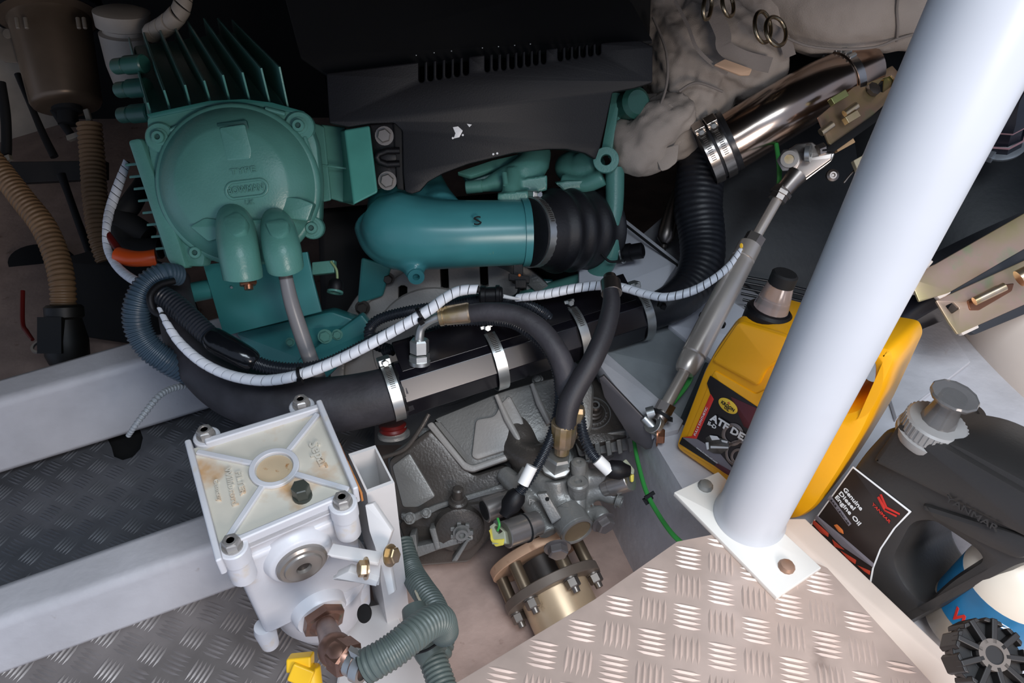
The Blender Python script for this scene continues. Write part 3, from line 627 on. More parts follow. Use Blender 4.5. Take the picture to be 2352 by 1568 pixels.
# ================= green charge-air elbow
el = thing('intake_elbow', 'glossy green cast intake elbow marked with a black letter S', 'pipe elbow', P(1000, 530, 1.05))
m = M()
def tb(m, pp, seg=24, n=8): p_, r_ = path(pp, n); m.tube(p_, r_, seg); return m
tb(m, [(868, 500, 1.07, 58), (905, 520, 1.06, 84), (960, 535, 1.055, 84), (1040, 538, 1.055, 79), (1120, 536, 1.06, 76), (1206, 534, 1.068, 75)])
tb(m, [(930, 520, 1.07, 84), (922, 480, 1.10, 78), (930, 435, 1.145, 74), (950, 380, 1.18, 66)])
tb(m, [(1010, 500, 1.075, 60), (990, 460, 1.12, 50), (975, 420, 1.15, 44)])
tb(m, [(840, 500, 1.075, 36), (880, 540, 1.07, 60), (930, 560, 1.065, 66)])
tb(m, [(935, 590, 1.055, 40), (948, 612, 1.045, 26), (955, 632, 1.035, 22)])
m.out('casting', greenb, el, 60, remesh=.003, sm=12)
M().ring(P(956, 634, 1.032), c2w(.1, -.5, .8), .005, .0115, -.004, .003, 24).out('boss', greenb, el, 40)
M().ring(P(1206, 534, 1.068), (P(1206, 534, 1.068)-P(1120, 536, 1.06)), .040, .049, -.006, .004, 48).out('rim', greenb, el, 40)
fe = fr(1097, 505, 1.005, (0, .25, .97))
mk = [P(*q) for q in ((1105, 495, 1.0095), (1096, 494, 1.0085), (1090, 499, 1.008), (1094, 505, 1.008), (1104, 508, 1.008), (1105, 513, 1.008), (1098, 517, 1.008), (1090, 513, 1.008))]
em = text('marking', 'S', (1089, 517), (1107, 515), 22, fe, blkm, el, off=.001, t=.0012)
fe2 = fr(1080, 580, 1.028, (0, -.5, .85))
text('embossed_lettering', 'Fonderie Service', (1003, 577), (1118, 570), 9, fe2, green, el, off=-.001, t=.006)
text('embossed_lettering', '34 AK 1 0070 1021', (1003, 592), (1134, 581), 10, fe2, green, el, off=-.001, t=.006)
# rubber bellows
p_ = [P(1212, 534, 1.066), P(1385, 525, 1.15)]; ax = (p_[1]-p_[0]).normalized(); Lb = (p_[1]-p_[0]).length
be = thing('rubber_bellows', 'black ribbed rubber bellows clamped on the end of the green elbow', 'hose', p_[0])
pr = []; kk = 1.08/F
def rr(t): return (76+ (16*min(1, t*3)))*kk
for i in range(73):
    t = i/72; base = rr(t)*(1 if t < .93 else 1-.12*(t-.93)/.07)
    rib = 0 if t < .22 else .0045*(.5+.5*math.cos((t-.22)*2*math.pi/.20+math.pi))
    pr.append((t*Lb, base+rib))
pr.append((Lb+.004, .03))
M().lathe(p_[0], ax, pr, 48).out('bellows', rub, be, 60)
clamp('hose_clamp', p_[0]+ax*.008, ax, 78*kk, c2w(-.05, 1, .35), zinc, 'steel hose clamp around the black ribbed bellows', wd=.013)
# ================= other green castings right of the elbow
th = thing('thermostat_housing', 'green cast thermostat housing with a stub, above the intake elbow', 'engine part', P(1180, 410, 1.1))
m = M(); tb(m, [(1075, 430, 1.09, 13), (1110, 427, 1.09, 14), (1150, 415, 1.09, 26), (1190, 400, 1.09, 34), (1220, 380, 1.1, 38), (1228, 350, 1.12, 38)])
tb(m, [(1180, 395, 1.08, 22), (1175, 430, 1.07, 22), (1180, 452, 1.065, 20)]); m.box(P(1178, 456, 1.062), c2w(1, .1, 0)*.022, c2w(0, 1, .3)*.010, c2w(0, -.3, 1)*.010)
m.box(P(1222, 425, 1.08), c2w(1, .15, 0)*.022, c2w(0, 1, .2)*.011, c2w(0, -.2, 1)*.012)
m.out('casting', green, th, 60, remesh=.0022, sm=4)
slab('flange', [(1060, 400), (1170, 375), (1260, 345), (1262, 380), (1170, 400), (1075, 420)], fr(1150, 385, 1.11, (0, .1, 1)), .02, green, th, bev=.003)
M().cyl(P(1070, 431, 1.09), P(1108, 427, 1.088), .0095, bev=.001).out('stub', green, th, 40)
M().cyl(P(1158, 398, 1.06), P(1162, 425, 1.055), .004).out('stud', green, th, 40)
slab('panel', [(1050, 395), (1130, 368), (1200, 352), (1205, 366), (1140, 385), (1080, 405)], fr(1120, 385, 1.09, (0, .3, 1)), .01, green, th)
wp = thing('water_pump', 'rounded green pump casting below the right end of the black cover', 'engine part', P(1320, 400, 1.1))
m = M().ball(P(1318, 385, 1.13), .030, .8); tb(m, [(1290, 420, 1.11, 22), (1340, 425, 1.10, 20), (1385, 405, 1.09, 22)]); tb(m, [(1340, 385, 1.12, 40), (1375, 380, 1.10, 30)])
m.out('casting', green, wp, 60, remesh=.003, sm=6)
slab('foot', [(1275, 420), (1300, 445), (1380, 425), (1385, 412), (1300, 415)], fr(1330, 430, 1.09, (0, -.3, 1)), .02, green, wp, bev=.003)
le = thing('lifting_eye', 'green lifting eye with a flat upright strap beside the beige lagging', 'lifting eye', P(1395, 370, 1.07))
M().ring(P(1392, 368, 1.065), c2w(-.15, -.1, 1), .0075, .0185, -.006, .006, 28).out('eye', green, le, 40, bev=.001)
slab('strap', [(1406, 212), (1425, 213), (1405, 350), (1380, 350)], fr(1402, 290, 1.075, (-.3, 0, 1)), .008, green, le, bev=.001)
slab('backing', [(1424, 213), (1440, 215), (1425, 360), (1402, 360)], fr(1420, 290, 1.085, (.4, 0, 1)), .008, green, le, bev=.001)
cy = thing('coolant_pipe', 'green painted pipe running down beside the bellows and bending left', 'pipe', P(1405, 500, 1.1))
hose('pipe', [(1412, 385, 1.09, 22), (1412, 450, 1.095, 21), (1408, 520, 1.10, 20), (1404, 575, 1.11, 20), (1385, 615, 1.12, 21), (1340, 645, 1.14, 22), (1270, 668, 1.16, 22), (1200, 690, 1.17, 22)], green, cy)
ge = thing('end_housing', 'short green cylindrical housing poking out right of the black cover', 'engine part', P(1440, 240, 1.12))
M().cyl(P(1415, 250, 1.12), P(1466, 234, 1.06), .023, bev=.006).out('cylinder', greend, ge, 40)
# block behind
eb = thing('engine_block', 'dark green engine block visible in the gaps behind hoses and elbow', 'engine block', P(900, 620, 1.25))
M().hexa([P(730, 480, 1.22), P(1400, 420, 1.25), P(1420, 700, 1.25), P(740, 800, 1.24), P(730, 480, 1.5), P(1400, 420, 1.5), P(1420, 700, 1.4), P(740, 800, 1.4)]).out('block', blkm, eb, bev=.01)
M().hexa([P(830, 590, 1.12), P(900, 610, 1.12), P(880, 680, 1.14), P(820, 700, 1.14), P(830, 590, 1.2), P(900, 610, 1.2), P(880, 680, 1.2), P(820, 700, 1.2)]).out('rib', green2, eb, bev=.004)
M().hexa([P(1215, 640, 1.16), P(1270, 640, 1.16), P(1280, 700, 1.16), P(1220, 700, 1.16), P(1215, 640, 1.25), P(1270, 640, 1.25), P(1280, 700, 1.25), P(1220, 700, 1.25)]).out('rib', green2, eb, bev=.004)
sn = thing('oil_sensor', 'small green sensor with a wire right of the bracket plate', 'sensor', P(745, 615, 1.06))
M().box(P(745, 615, 1.06), c2w(1, .1, 0)*.016, c2w(0, 1, 0)*.009, c2w(0, 0, 1)*.008).out('body', green, sn, bev=.0015)
hose('wire', [(760, 600, 1.05, 3), (773, 620, 1.05, 3), (775, 650, 1.055, 3)], ltgrn, sn)
M().lathe(P(773, 640, 1.055), c2w(-.1, -1, 0), [(0, .006), (.004, .010), (.016, .011), (.019, .009)], 20).out('boot', blk, sn, 40)
M().ring(P(770, 668, 1.055), c2w(-.1, -1, .2), .008, .0115, 0, .003).out('boot_ring', green, sn)
# ================= bell housing (grey disc)
bf = fr(1040, 740, 1.17, (.05, -.28, .96))
bh = thing('bell_housing', 'grey cast round bell housing with long slots behind the cables', 'bell housing', bf.o)
oc = circ(1050, 865, 290, 300, 72); castl = mat('housing_grey', '#9d9893', .45, metal=.1, var=.07, bump=.3, bsc=300)
def slot(cx, cy, hw, hh, lean=0): return [(cx-hw+lean, cy-hh+4), (cx-hw*.4+lean, cy-hh), (cx+hw*.4+lean, cy-hh), (cx+hw+lean, cy-hh+4), (cx+hw, cy+hh-4), (cx+hw*.4, cy+hh), (cx-hw*.4, cy+hh), (cx-hw, cy+hh-4)]
slab('disc', [oc, slot(925, 682, 10, 26), slot(1022, 640, 9, 26, -2), slot(1113, 632, 9, 28, -2), slot(1200, 650, 9, 22)], bf, .02, castl, bh, bev=.002, rad=0)
slab('rim', [circ(1050, 865, 292, 302, 72), circ(1050, 865, 260, 270, 72)], bf, .018, cast, bh, bev=.003, rad=0, off=.012)
slab('slot_backing', circ(1050, 865, 275, 285, 48), bf, .004, void, bh, rad=0, off=-.03)
for (x, y, r_) in ((833, 706, .0085), (892, 640, .007), (1185, 640, .006)): bolt('bolt', bf.pt(x, y, .012), bf.n, r_, .008, darks, bh)
M().lathe(bf.pt(800, 790, .0), bf.n, [(0, .026), (.018, .025), (.022, .021), (.023, .012), (.019, .011)], 28).out('boss', cast, bh, 40)
M().lathe(bf.pt(1000, 800, .0), bf.n, [(0, .10), (.004, .098), (.008, .08)], 48).out('inner_step', castl, bh, 40)
se_ = thing('speed_sensor', 'black sensor plug with an orange seal hanging under the elbow', 'sensor', P(1190, 640, 1.06))
M().box(P(1190, 622, 1.07), c2w(1, .05, 0)*.007, c2w(0, 1, .2)*.012, c2w(0, 0, 1)*.006).box(P(1192, 640, 1.065), c2w(1, -.15, 0)*.015, c2w(0, 1, .2)*.005, c2w(0, 0, 1)*.008).box(P(1196, 653, 1.06), c2w(1, 0, 0)*.008, c2w(0, 1, .2)*.006, c2w(0, 0, 1)*.006).out('plug', blk, se_, bev=.001)
M().ball(P(1193, 632, 1.055), .0022).out('seal', lab_o, se_)
hose('wire', [(1192, 655, 1.06, 3), (1190, 672, 1.05, 3), (1178, 682, 1.04, 3)], blk, se_)
# ================= oil cooler (black faceted tube)
ca, cb = P(918, 893, .975), P(1464, 722, 1.06); ax = (cb-ca).normalized(); LC = (cb-ca).length
oc_ = thing('oil_cooler', 'black anodised faceted oil cooler tube running across above the gearbox', 'oil cooler', (ca+cb)/2)
vw = (CAM-(ca+cb)/2).normalized(); vw = (vw-ax*vw.dot(ax)).normalized(); sd = ax.cross(vw)   # sd: across the tube, in the image plane
if sd.dot(R @ V((0, 1, 0))) < 0: sd = -sd
rc = .036
def cpt(t, a, r=1.0): return ca+ax*(LC*t)+(vw*math.sin(a)+sd*math.cos(a))*(rc*r)
m = M(); angs = [math.radians(x) for x in (-22.5, 22.5, 67.5, 112.5, 157.5, 202.5, 247.5, 292.5)]
angs = [a+math.radians(8) for a in angs]
ring0 = [cpt(0, a, 1.06) for a in angs]; ring1 = [cpt(1, a, 1.06) for a in angs]
m.v = [tuple(x) for x in ring0+ring1]; m.f = [(i, (i+1) % 8, 8+(i+1) % 8, 8+i) for i in range(8)]+[tuple(range(8)), tuple(range(8, 16))]
m.out('body', blkv, oc_, 0, bev=.0012)
tp = [ca+ax*(LC*t)+sd*(rc*s)+vw*(rc*q) for t, s, q in ((.02, .55, .82), (.98, .55, .82), (.98, 1.7, .35), (.02, 1.7, .35))]
M().prism(tp, -vw*.010).out('top_rail', mat('black_gloss', '#0d0b10', .25, spec=.7), oc_, 0, bev=.001)
M().tube([ca-ax*.004, ca+ax*.002], rc*1.0, 40).out('collar', blk, oc_, 40)
fo = FR(ca+vw*rc*.85, (vw*.75+sd*.65).normalized(), ax)
for i, (a, b) in enumerate(((1007, 770), (1020, 764), (1040, 758), (1047, 776))):
    slab('print_block', [(a, b), (a+9, b-3), (a+15, b+22-i*3), (a+6, b+25-i*3)], fo, .0004, mat('print_grey', '#5a5760', .4), oc_, rad=0, bev=.0001, off=.0035)
for x, y, r_, m_ in ((1139, 775, 2.6, lab_b), (1148, 772, 4, lab_w), (1156, 770, 2, lab_w)): slab('paint_speck', circ(x, y, r_, n=10), fo, .0006, m_, oc_, rad=0, bev=.0001, off=.004)
def cclamp(t, r, label, hx_=.0, m_=zinc, wd=.012):
    c = ca+ax*(LC*t); return clamp('hose_clamp', c, ax, r, sd*math.cos(hx_)+vw*math.sin(hx_), m_, label, wd=wd)
cclamp(-.028, .0385, 'steel hose clamp at the left end of the black faceted cooler', .35, zinc, .014)
cclamp(.375, .0415, 'pale zinc clamp around the middle of the black faceted cooler', .25, zinc, .015)
cclamp(.72, .0415, 'steel clamp on the cooler partly behind the curved hydraulic hose', .25, zinc, .013)
cclamp(1.005, .0385, 'steel hose clamp at the right end of the black faceted cooler', .3, zinc, .013)
# big raw-water hose, left
bh_ = thing('coolant_hose', 'thick smooth black rubber hose curving from the cooler down behind the fuel filter', 'hose', P(550, 930, .95))
hose('hose', [(932, 889, .977, 62), (880, 908, .972, 62), (780, 928, .965, 65), (680, 932, .96, 66), (590, 915, .965, 66), (520, 885, .975, 62), (462, 835, .985, 55), (425, 770, 1.0, 48), (405, 700, 1.02, 40), (400, 640, 1.05, 34)], rub2, bh_, seg=32)
# corrugated exhaust-cooling hose, right of the cooler
ch = thing('coolant_hose', 'black ribbed rubber hose sweeping down from the steel pipe to the cooler', 'hose', P(1600, 560, 1.1))
pp = [(1640, 330, 1.14, 54), (1612, 390, 1.14, 55), (1604, 470, 1.13, 54), (1612, 540, 1.12, 52), (1612, 600, 1.105, 50), (1590, 655, 1.09, 48), (1550, 692, 1.075, 45), (1500, 715, 1.065, 41), (1462, 726, 1.06, 39)]
p_, r_ = path(pp, 10); p_, r_ = resample(p_, r_, .0022)
M().tube(p_, [r*(1+.014*math.cos(i*2*math.pi/4)*min(1, max(0, (len(p_)-25-i)/20))) for i, r in enumerate(r_)], 32).out('hose', mat('black_ribbed_rubber', '#191b21', .45, bump=.5, bsc=90), ch, 60)
# ================= blue-grey conduit loop and black conduits on the left
k1 = thing('conduit', 'thick blue-grey corrugated conduit looping down over the left frame', 'conduit', P(330, 740, .95))
corr('conduit', [(412, 632, .98, 24), (375, 630, .96, 27), (338, 655, .95, 30), (315, 700, .945, 31), (316, 750, .95, 31), (340, 795, .955, 31), (385, 830, .965, 30), (440, 862, .99, 26)], corb, k1, pitch=.0048, amp=.05)
k2 = thing('conduit', 'black corrugated harness conduit with a taped joint running under the white wrapped cable', 'conduit', P(560, 800, .93))
corr('conduit', [(362, 672, .945, 22), (392, 692, .94, 26), (430, 725, .935, 26), (470, 762, .93, 25), (505, 792, .925, 24)], cor, k2, pitch=.0048, amp=.06)
hose('taped_joint', [(488, 775, .925, 27), (500, 785, .922, 30), (545, 810, .92, 29), (572, 826, .922, 27), (584, 834, .924, 22)], mat('shiny_tape', '#101216', .16, bump=.6, bsc=60), k2, seg=20, label='shiny taped joint')
corr('conduit', [(580, 830, .925, 18), (620, 843, .93, 17), (680, 848, .935, 16), (740, 838, .94, 15), (800, 812, .945, 15), (870, 775, .955, 14), (930, 748, .96, 12)], cor, k2, pitch=.004, amp=.08)
M().tube([P(*q) for q in crom([(400, 645, .95), (365, 655, .935), (345, 680, .925), (352, 712, .925), (375, 725, .925)], 6)], .0045, 10).out('strap', blk, k2, 60)
k3 = thing('conduit', 'black corrugated conduit looping over the bell housing behind the white cable', 'conduit', P(880, 740, 1.02))
corr('conduit', [(905, 805, 1.0, 13), (862, 790, 1.01, 13), (848, 762, 1.02, 13), (868, 735, 1.02, 13), (930, 716, 1.02, 13), (1010, 703, 1.02, 13), (1080, 690, 1.0, 14), (1130, 684, .99, 14)], cor, k3, pitch=.004, amp=.08)
corr('conduit', [(1130, 698, 1.0, 11), (1185, 690, 1.0, 12), (1240, 712, 1.0, 12), (1262, 730, 1.01, 12)], cor, k3, pitch=.004, amp=.08)
M().cyl(P(1100, 678, .97), P(1155, 676, .97), .0105, bev=.002).cyl(P(1103, 678, .97), P(1116, 678, .97), .0125, bev=.001).cyl(P(1138, 676, .97), P(1148, 676, .97), .0125, bev=.001).out('junction', blk, k3, 40)
k4 = thing('conduit', 'thin black corrugated conduit below the brass crimped hose end running to the valve block', 'conduit', P(1270, 900, .93))
corr('conduit', [(880, 810, 1.0, 10), (950, 780, .99, 11), (1020, 752, .99, 11), (1100, 738, .99, 11), (1170, 742, .97, 11), (1215, 765, .95, 12), (1255, 800, .94, 12), (1278, 850, .93, 12), (1284, 920, .92, 12), (1272, 985, .915, 13), (1250, 1040, .91, 13), (1222, 1090, .905, 13), (1185, 1140, .905, 13)], cor, k4, pitch=.004, amp=.10)
M().cyl(P(1222, 1070, .893), P(1201, 1112, .893), .0072).out('white_tag', lab_w, k4, 60, label='white tag on the conduit')
M().lathe(P(1192, 1130, .905), P(1160, 1180, .905)-P(1192, 1130, .905), [(0, .009), (.006, .0125), (.02, .0125), (.028, .008), (.034, .007)], 20).out('boot', blk, k4, 40)
k5 = thing('conduit', 'short black corrugated conduit curving to the right solenoid, white tag near its end', 'conduit', P(1350, 1010, .93))
corr('conduit', [(1328, 905, .95, 9), (1332, 950, .94, 12), (1340, 1000, .93, 13), (1358, 1040, .92, 13), (1385, 1070, .915, 13)], cor, k5, pitch=.004, amp=.10)
M().cyl(P(1372, 1055, .912), P(1400, 1082, .912), .0078).out('white_tag', lab_w, k5, 60)
M().lathe(P(1392, 1076, .915), c2w(1, -.12, -.1), [(0, .008), (.006, .0115), (.018, .0120), (.024, .009), (.03, .007)], 20).out('boot', blk, k5, 40)
# ================= white spiral-wrapped cables
s1 = thing('wrapped_cable', 'white spiral-wrapped cable in a long sweep in front of the engine', 'cable', P(620, 870, .9))
spiral('spiral_wrap', [(366, 708, .925, 5), (385, 745, .915, 9), (412, 785, .91, 11), (455, 825, .90, 12), (505, 853, .895, 12.5), (560, 869, .89, 13), (620, 873, .89, 13), (690, 860, .89, 13), (770, 830, .895, 13), (850, 790, .90, 13), (925, 748, .91, 13), (985, 712, .92, 13), (1020, 686, .93, 12), (1055, 668, .94, 12), (1100, 664, .95, 10)], s1)
s2 = thing('wrapped_cable', 'white spiral-wrapped cable running right behind the upright hydraulic hose', 'cable', P(1450, 670, .97))
spiral('spiral_wrap', [(1187, 684, .985, 9), (1250, 676, .98, 11), (1320, 662, .98, 11), (1380, 655, .99, 11), (1430, 660, .99, 10), (1480, 674, .98, 10), (1530, 682, .97, 10), (1590, 668, .97, 10), (1640, 640, .97, 9), (1680, 605, .98, 8), (1703, 570, .985, 5)], s2, pitch=.011)
hose('bare_wires', [(1155, 680, .965, 5), (1175, 684, .97, 4), (1192, 686, .98, 3)], lab_w, s2)
s3 = thing('wrapped_cable', 'white spiral-wrapped cable climbing the left side past the orange sleeve', 'cable', P(255, 560, 1.06))
spiral('spiral_wrap', [(292, 372, 1.12, 9), (272, 425, 1.11, 11), (255, 475, 1.10, 11), (245, 520, 1.08, 9), (247, 570, 1.07, 9), (268, 610, 1.05, 10), (300, 638, 1.03, 11), (335, 655, 1.0, 11)], s3, pitch=.012)
for nm, c_, ax_, r_ in (('white cable at its lowest point beside the taped joint', P(690, 860, .89), c2w(1, .25, 0), .0085), ('white cable above the brass crimped fitting', P(966, 722, .915), c2w(1, .6, 0), .0085), ('ribbed hose where the white cable crosses it', P(1518, 690, 1.0), c2w(1, -.3, 0), .008)):
    t_ = thing('cable_tie', 'black cable tie around the '+nm, 'cable tie', c_)
    M().ring(c_, ax_, r_, r_+.0014, -.002, .002, 20).out('band', blk, t_, 40)
    u_, w_ = ortho(ax_); M().box(c_+c2w(.2, -1, .8)*(r_+.002), ax_.normalized()*.003, c2w(.2, -1, .8)*.003, ax_.cross(c2w(.2, -1, .8)).normalized()*.004).out('head', blk, t_)
# ================= hydraulic hoses
h1 = thing('hydraulic_hose', 'black hydraulic hose arching from a steel elbow with a gold crimped collar', 'hose', P(1200, 750, .93))
hose('hose', [(1075, 720, .93, 21), (1120, 716, .925, 22), (1180, 722, .92, 23), (1235, 752, .915, 24), (1275, 800, .91, 25), (1298, 855, .915, 26), (1302, 920, .925, 25), (1298, 985, .935, 22), (1298, 1010, .94, 18)], rub2, h1, seg=24)
a, b = P(1008, 727, .932), P(1082, 717, .928)
M().lathe(a, b-a, [(0, .010), (.001, .0125), (.006, .0125), (.0062, .0115), (.009, .0115), (.0092, .0125), (.038, .0132), (.040, .012)], 16).out('crimp_collar', gold, h1, 25, label='gold crimped collar')
hose('elbow_pipe', [(1008, 727, .932, 10), (985, 737, .935, 10), (968, 752, .94, 10), (963, 775, .945, 11), (963, 790, .95, 11)], zinc, h1)
o = P(964, 828, .958); ax_ = P(963, 770, .945)-o
M().hexn(o, ax_, .0135, .010).hexn(o+ax_.normalized()*.012, ax_, .0125, .018).lathe(o-ax_.normalized()*.004, ax_, [(0, .014), (.005, .014)], 24).out('union_nut', zinc, h1, 30)
h2 = thing('hydraulic_hose', 'black hydraulic hose rising straight from the valve block to a crimped top fitting', 'hose', P(1340, 850, .9))
hose('hose', [(1402, 665, .925, 17), (1404, 700, .92, 21), (1390, 760, .91, 23), (1362, 825, .90, 24), (1330, 880, .90, 25), (1306, 930, .90, 25), (1298, 980, .905, 24)], mat('soft_black_hose', '#2c2a2e', .55, bump=.2, bsc=300), h2, seg=24)
M().lathe(P(1405, 675, .93), P(1400, 628, .95)-P(1405, 675, .93), [(0, .0125), (.001, .0135), (.02, .013), (.024, .009), (.03, .008)], 16).out('top_collar', steelm, h2, 25)
a, b = P(1296, 968, .905), P(1290, 1040, .93)
M().lathe(a, b-a, [(0, .0150), (.002, .0158), (.028, .0158), (.034, .0145), (.036, .010), (.048, .0095)], 14).out('crimp_collar', gold, h2, 20, label='gold crimped collar')
a = P(1276, 1072, .945); ax_ = P(1286, 1030, .925)-a
M().hexn(a-ax_.normalized()*.004, ax_, .0165, .026).out('union_nut', zinc, h2, 30)
M().lathe(P(1310, 1000, .95), P(1330, 940, .93)-P(1310, 1000, .95), [(0, .010), (.04, .009), (.046, .006)], 8).out('second_collar', gold, h2, 20)
# ================= gearbox
gx = thing('gearbox', 'grey cast gearbox with ribs and a bolted side cover under the cooler', 'gearbox', P(1120, 1100, 1.05))
def cq(d0, d1, top, bot, m_, nm, bev=.006, rm=0): pass
def blob(nm, m_, front, dback, bev=.005, sm=35):
    """front: list of (px,py,d); back: same outline pushed away"""
    fr_ = [P(*q) for q in front]; bk = [P(q[0], q[1], q[2]+dback)-EZ*dback*.0 for q in front]
    n_ = len(fr_); m = M().add(fr_+bk, [tuple(range(n_)), tuple(range(n_, 2*n_))]+[(i, (i+1) % n_, n_+(i+1) % n_, n_+i) for i in range(n_)])
    return m.out(nm, m_, gx, sm, bev=bev)
blob('main_case', cast, [(890, 1048, 1.02), (1000, 965, 1.06), (1380, 860, 1.10), (1445, 970, 1.08), (1440, 1040, 1.08), (1300, 1080, 1.04), (1170, 1170, 1.03), (1140, 1220, 1.03), (1075, 1290, 1.05), (945, 1300, 1.04), (905, 1180, 1.02)], .12)
gf_ = fr(1100, 980, 1.0, (-.08, .30, .95))
hump = [(985, 962), (1150, 895), (1250, 868), (1340, 850), (1365, 880), (1360, 990), (1262, 1020), (1180, 1045), (1090, 1075), (1072, 1070)]
slab('upper_case', hump, gf_, .05, cast, gx, bev=.010, rad=.012, off=-.004)
slab('bright_facet', [(1092, 962), (1135, 955), (1150, 925), (1170, 905), (1200, 960), (1215, 1010), (1175, 1030), (1095, 1056), (1082, 1048)], gf_, .012, castl, gx, bev=.004, rad=.006, off=.002)
slab('flange_edge', [(978, 975), (992, 966), (1068, 1060), (1085, 1068), (1165, 1040), (1168, 1055), (1085, 1084), (1064, 1078)], gf_, .012, castl, gx, bev=.003, rad=.004, off=-.002)
for (a, b) in (((1140, 908), (1196, 1018)), ((1222, 882), (1262, 972))):
    M().tube([gf_.pt(a[0], a[1], .002), gf_.pt((a[0]+b[0])/2-3, (a[1]+b[1])/2, .005), gf_.pt(b[0], b[1], .004)], [.003, .0045, .0042], 12).out('rib', castl, gx, 60)
m = M(); tb(m, [(1172, 1020, 1.0, 26), (1200, 1045, .985, 34), (1240, 1060, .97, 40), (1280, 1040, .98, 36)]); tb(m, [(1180, 960, 1.03, 40), (1195, 1010, 1.01, 45), (1215, 1060, 1.0, 40), (1200, 1110, .99, 34)])
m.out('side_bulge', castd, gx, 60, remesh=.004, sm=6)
gl_ = fr(1010, 1130, 1.0, (-.1, .0, 1))
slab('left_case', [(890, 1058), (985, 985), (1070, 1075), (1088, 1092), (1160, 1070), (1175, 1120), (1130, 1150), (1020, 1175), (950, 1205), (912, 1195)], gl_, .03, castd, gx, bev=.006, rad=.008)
slab('seam_flange', [(918, 1178), (945, 1182), (1000, 1158), (1120, 1122), (1165, 1105), (1170, 1125), (1110, 1140), (1010, 1170), (950, 1200), (922, 1196)], gl_, .012, cast, gx, bev=.003, rad=.004, off=.005)
slab('left_facet', [(900, 1070), (940, 1040), (1000, 1140), (960, 1165), (925, 1165)], gl_, .006, cast, gx, bev=.002, rad=.004, off=.003)
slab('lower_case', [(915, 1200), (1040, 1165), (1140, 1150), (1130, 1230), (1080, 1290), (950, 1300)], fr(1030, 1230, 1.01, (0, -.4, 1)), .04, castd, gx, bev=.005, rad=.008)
slab('foot_flange', [(925, 1262), (1000, 1245), (1085, 1225), (1088, 1240), (1010, 1262), (935, 1290)], fr(1010, 1255, .99, (0, -.1, 1)), .02, cast, gx, bev=.002, rad=.003)
for q in ([(985, 1215), (1000, 1212), (1012, 1260), (1000, 1265)], [(940, 1230), (955, 1226), (960, 1275), (948, 1280)], [(1070, 1240), (1082, 1236), (1050, 1290), (1036, 1290)]):
    slab('foot_rib', q, fr(1000, 1240, .985, (0, -.2, 1)), .02, cast, gx, bev=.002, rad=.002)
a = P(1052, 1165, .995)
M().lathe(a, P(1052, 1115, .97)-a, [(-.03, .010), (0, .0105), (.006, .013), (.014, .013), (.016, .010), (.020, .009), (.0205, .0075), (.036, .0072), (.038, .005)], 20).out('shift_spindle', castd, gx, 30)
M().lathe(P(1056, 1218, .99), c2w(.15, -.35, 1), [(-.01, .034), (.0, .033), (.003, .028)], 28).out('round_cover', castd, gx, 40)
b_ = bolt('cover_bolt', P(1060, 1222, .982), c2w(.15, -.35, 1), .0085, .008, cast, gx, socket=True)
for i in range(7):
    a_ = 2*math.pi*i/7; M().box(P(1060, 1222, .986)+(c2w(1, 0, 0)*math.cos(a_)+c2w(0, 1, .3)*math.sin(a_))*.013, c2w(1, 0, 0)*.003, c2w(0, 1, .3)*.003, c2w(0, -.3, 1)*.003).out('cover_tooth', cast, gx, bev=.001)
for x, y, d, r_ in ((975, 1000, 1.02, .008), (1235, 872, 1.05, .006), (1400, 895, 1.05, .006), (942, 1190, .99, .006), (980, 1178, .985, .005)):
    bolt('case_bolt', P(x, y, d), c2w(-.1, .3, 1), r_, .007, cast, gx)
# right-hand control cover
gr = fr(1380, 960, 1.03, (.05, .55, .85))
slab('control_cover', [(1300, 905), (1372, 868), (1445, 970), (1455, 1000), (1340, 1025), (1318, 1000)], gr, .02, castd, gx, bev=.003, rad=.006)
slab('cover_step', [(1318, 1005), (1455, 985), (1460, 1010), (1445, 1035), (1330, 1050)], fr(1390, 1020, 1.02, (0, -.2, 1)), .02, cast, gx, bev=.003, rad=.004)
for i in range(5):
    x = 1340+i*25; M().hexa([P(x, 1022-i*4, 1.0), P(x+12, 1019-i*4, 1.0), P(x+16, 1052-i*4, 1.005), P(x+5, 1056-i*4, 1.005), P(x, 1022-i*4, 1.04), P(x+12, 1019-i*4, 1.04), P(x+16, 1052-i*4, 1.05), P(x+5, 1056-i*4, 1.05)]).out('cover_rib', cast, gx, bev=.0015)
cc = gr.pt(1362, 948, .001)
M().ring(cc, gr.n, .0235, .025, -.001, .0012, 40).ring(cc, gr.n, .017, .0178, -.001, .0012, 40).out('dial_ring', mat('polished_cast', '#aaa8a6', .25, metal=.7), gx, 40)
for i, ch_ in enumerate('OIL+SERVICE'):
    a_ = math.radians(-150+i*15); pa = cc+(gr.u*math.cos(a_)+gr.v*math.sin(a_))*.0188
    M().box(pa, (gr.u*math.cos(a_)+gr.v*math.sin(a_))*.0014, gr.n.cross(gr.u*math.cos(a_)+gr.v*math.sin(a_))*.0010, gr.n*.0006).out('dial_mark', MATS['polished_cast'], gx, 0)
M().lathe(cc, gr.n, [(-.002, .0135), (.006, .0135), (.007, .011), (.012, .011), (.013, .0085), (.022, .008), (.024, .006), (.024, .0035), (.020, .003)], 24).out('dipstick_knob', darks, gx, 30)
M().ring(cc+gr.n*.021, gr.n, .004, .0062, 0, .0035, 20).out('knob_ring', zinc, gx)
for x, y in ((1330, 885), (1445, 985), (1395, 880)): M().lathe(gr.pt(x, y), gr.n, [(-.003, .006), (.004, .006), (.005, .004)], 8).out('cover_screw', castd, gx)
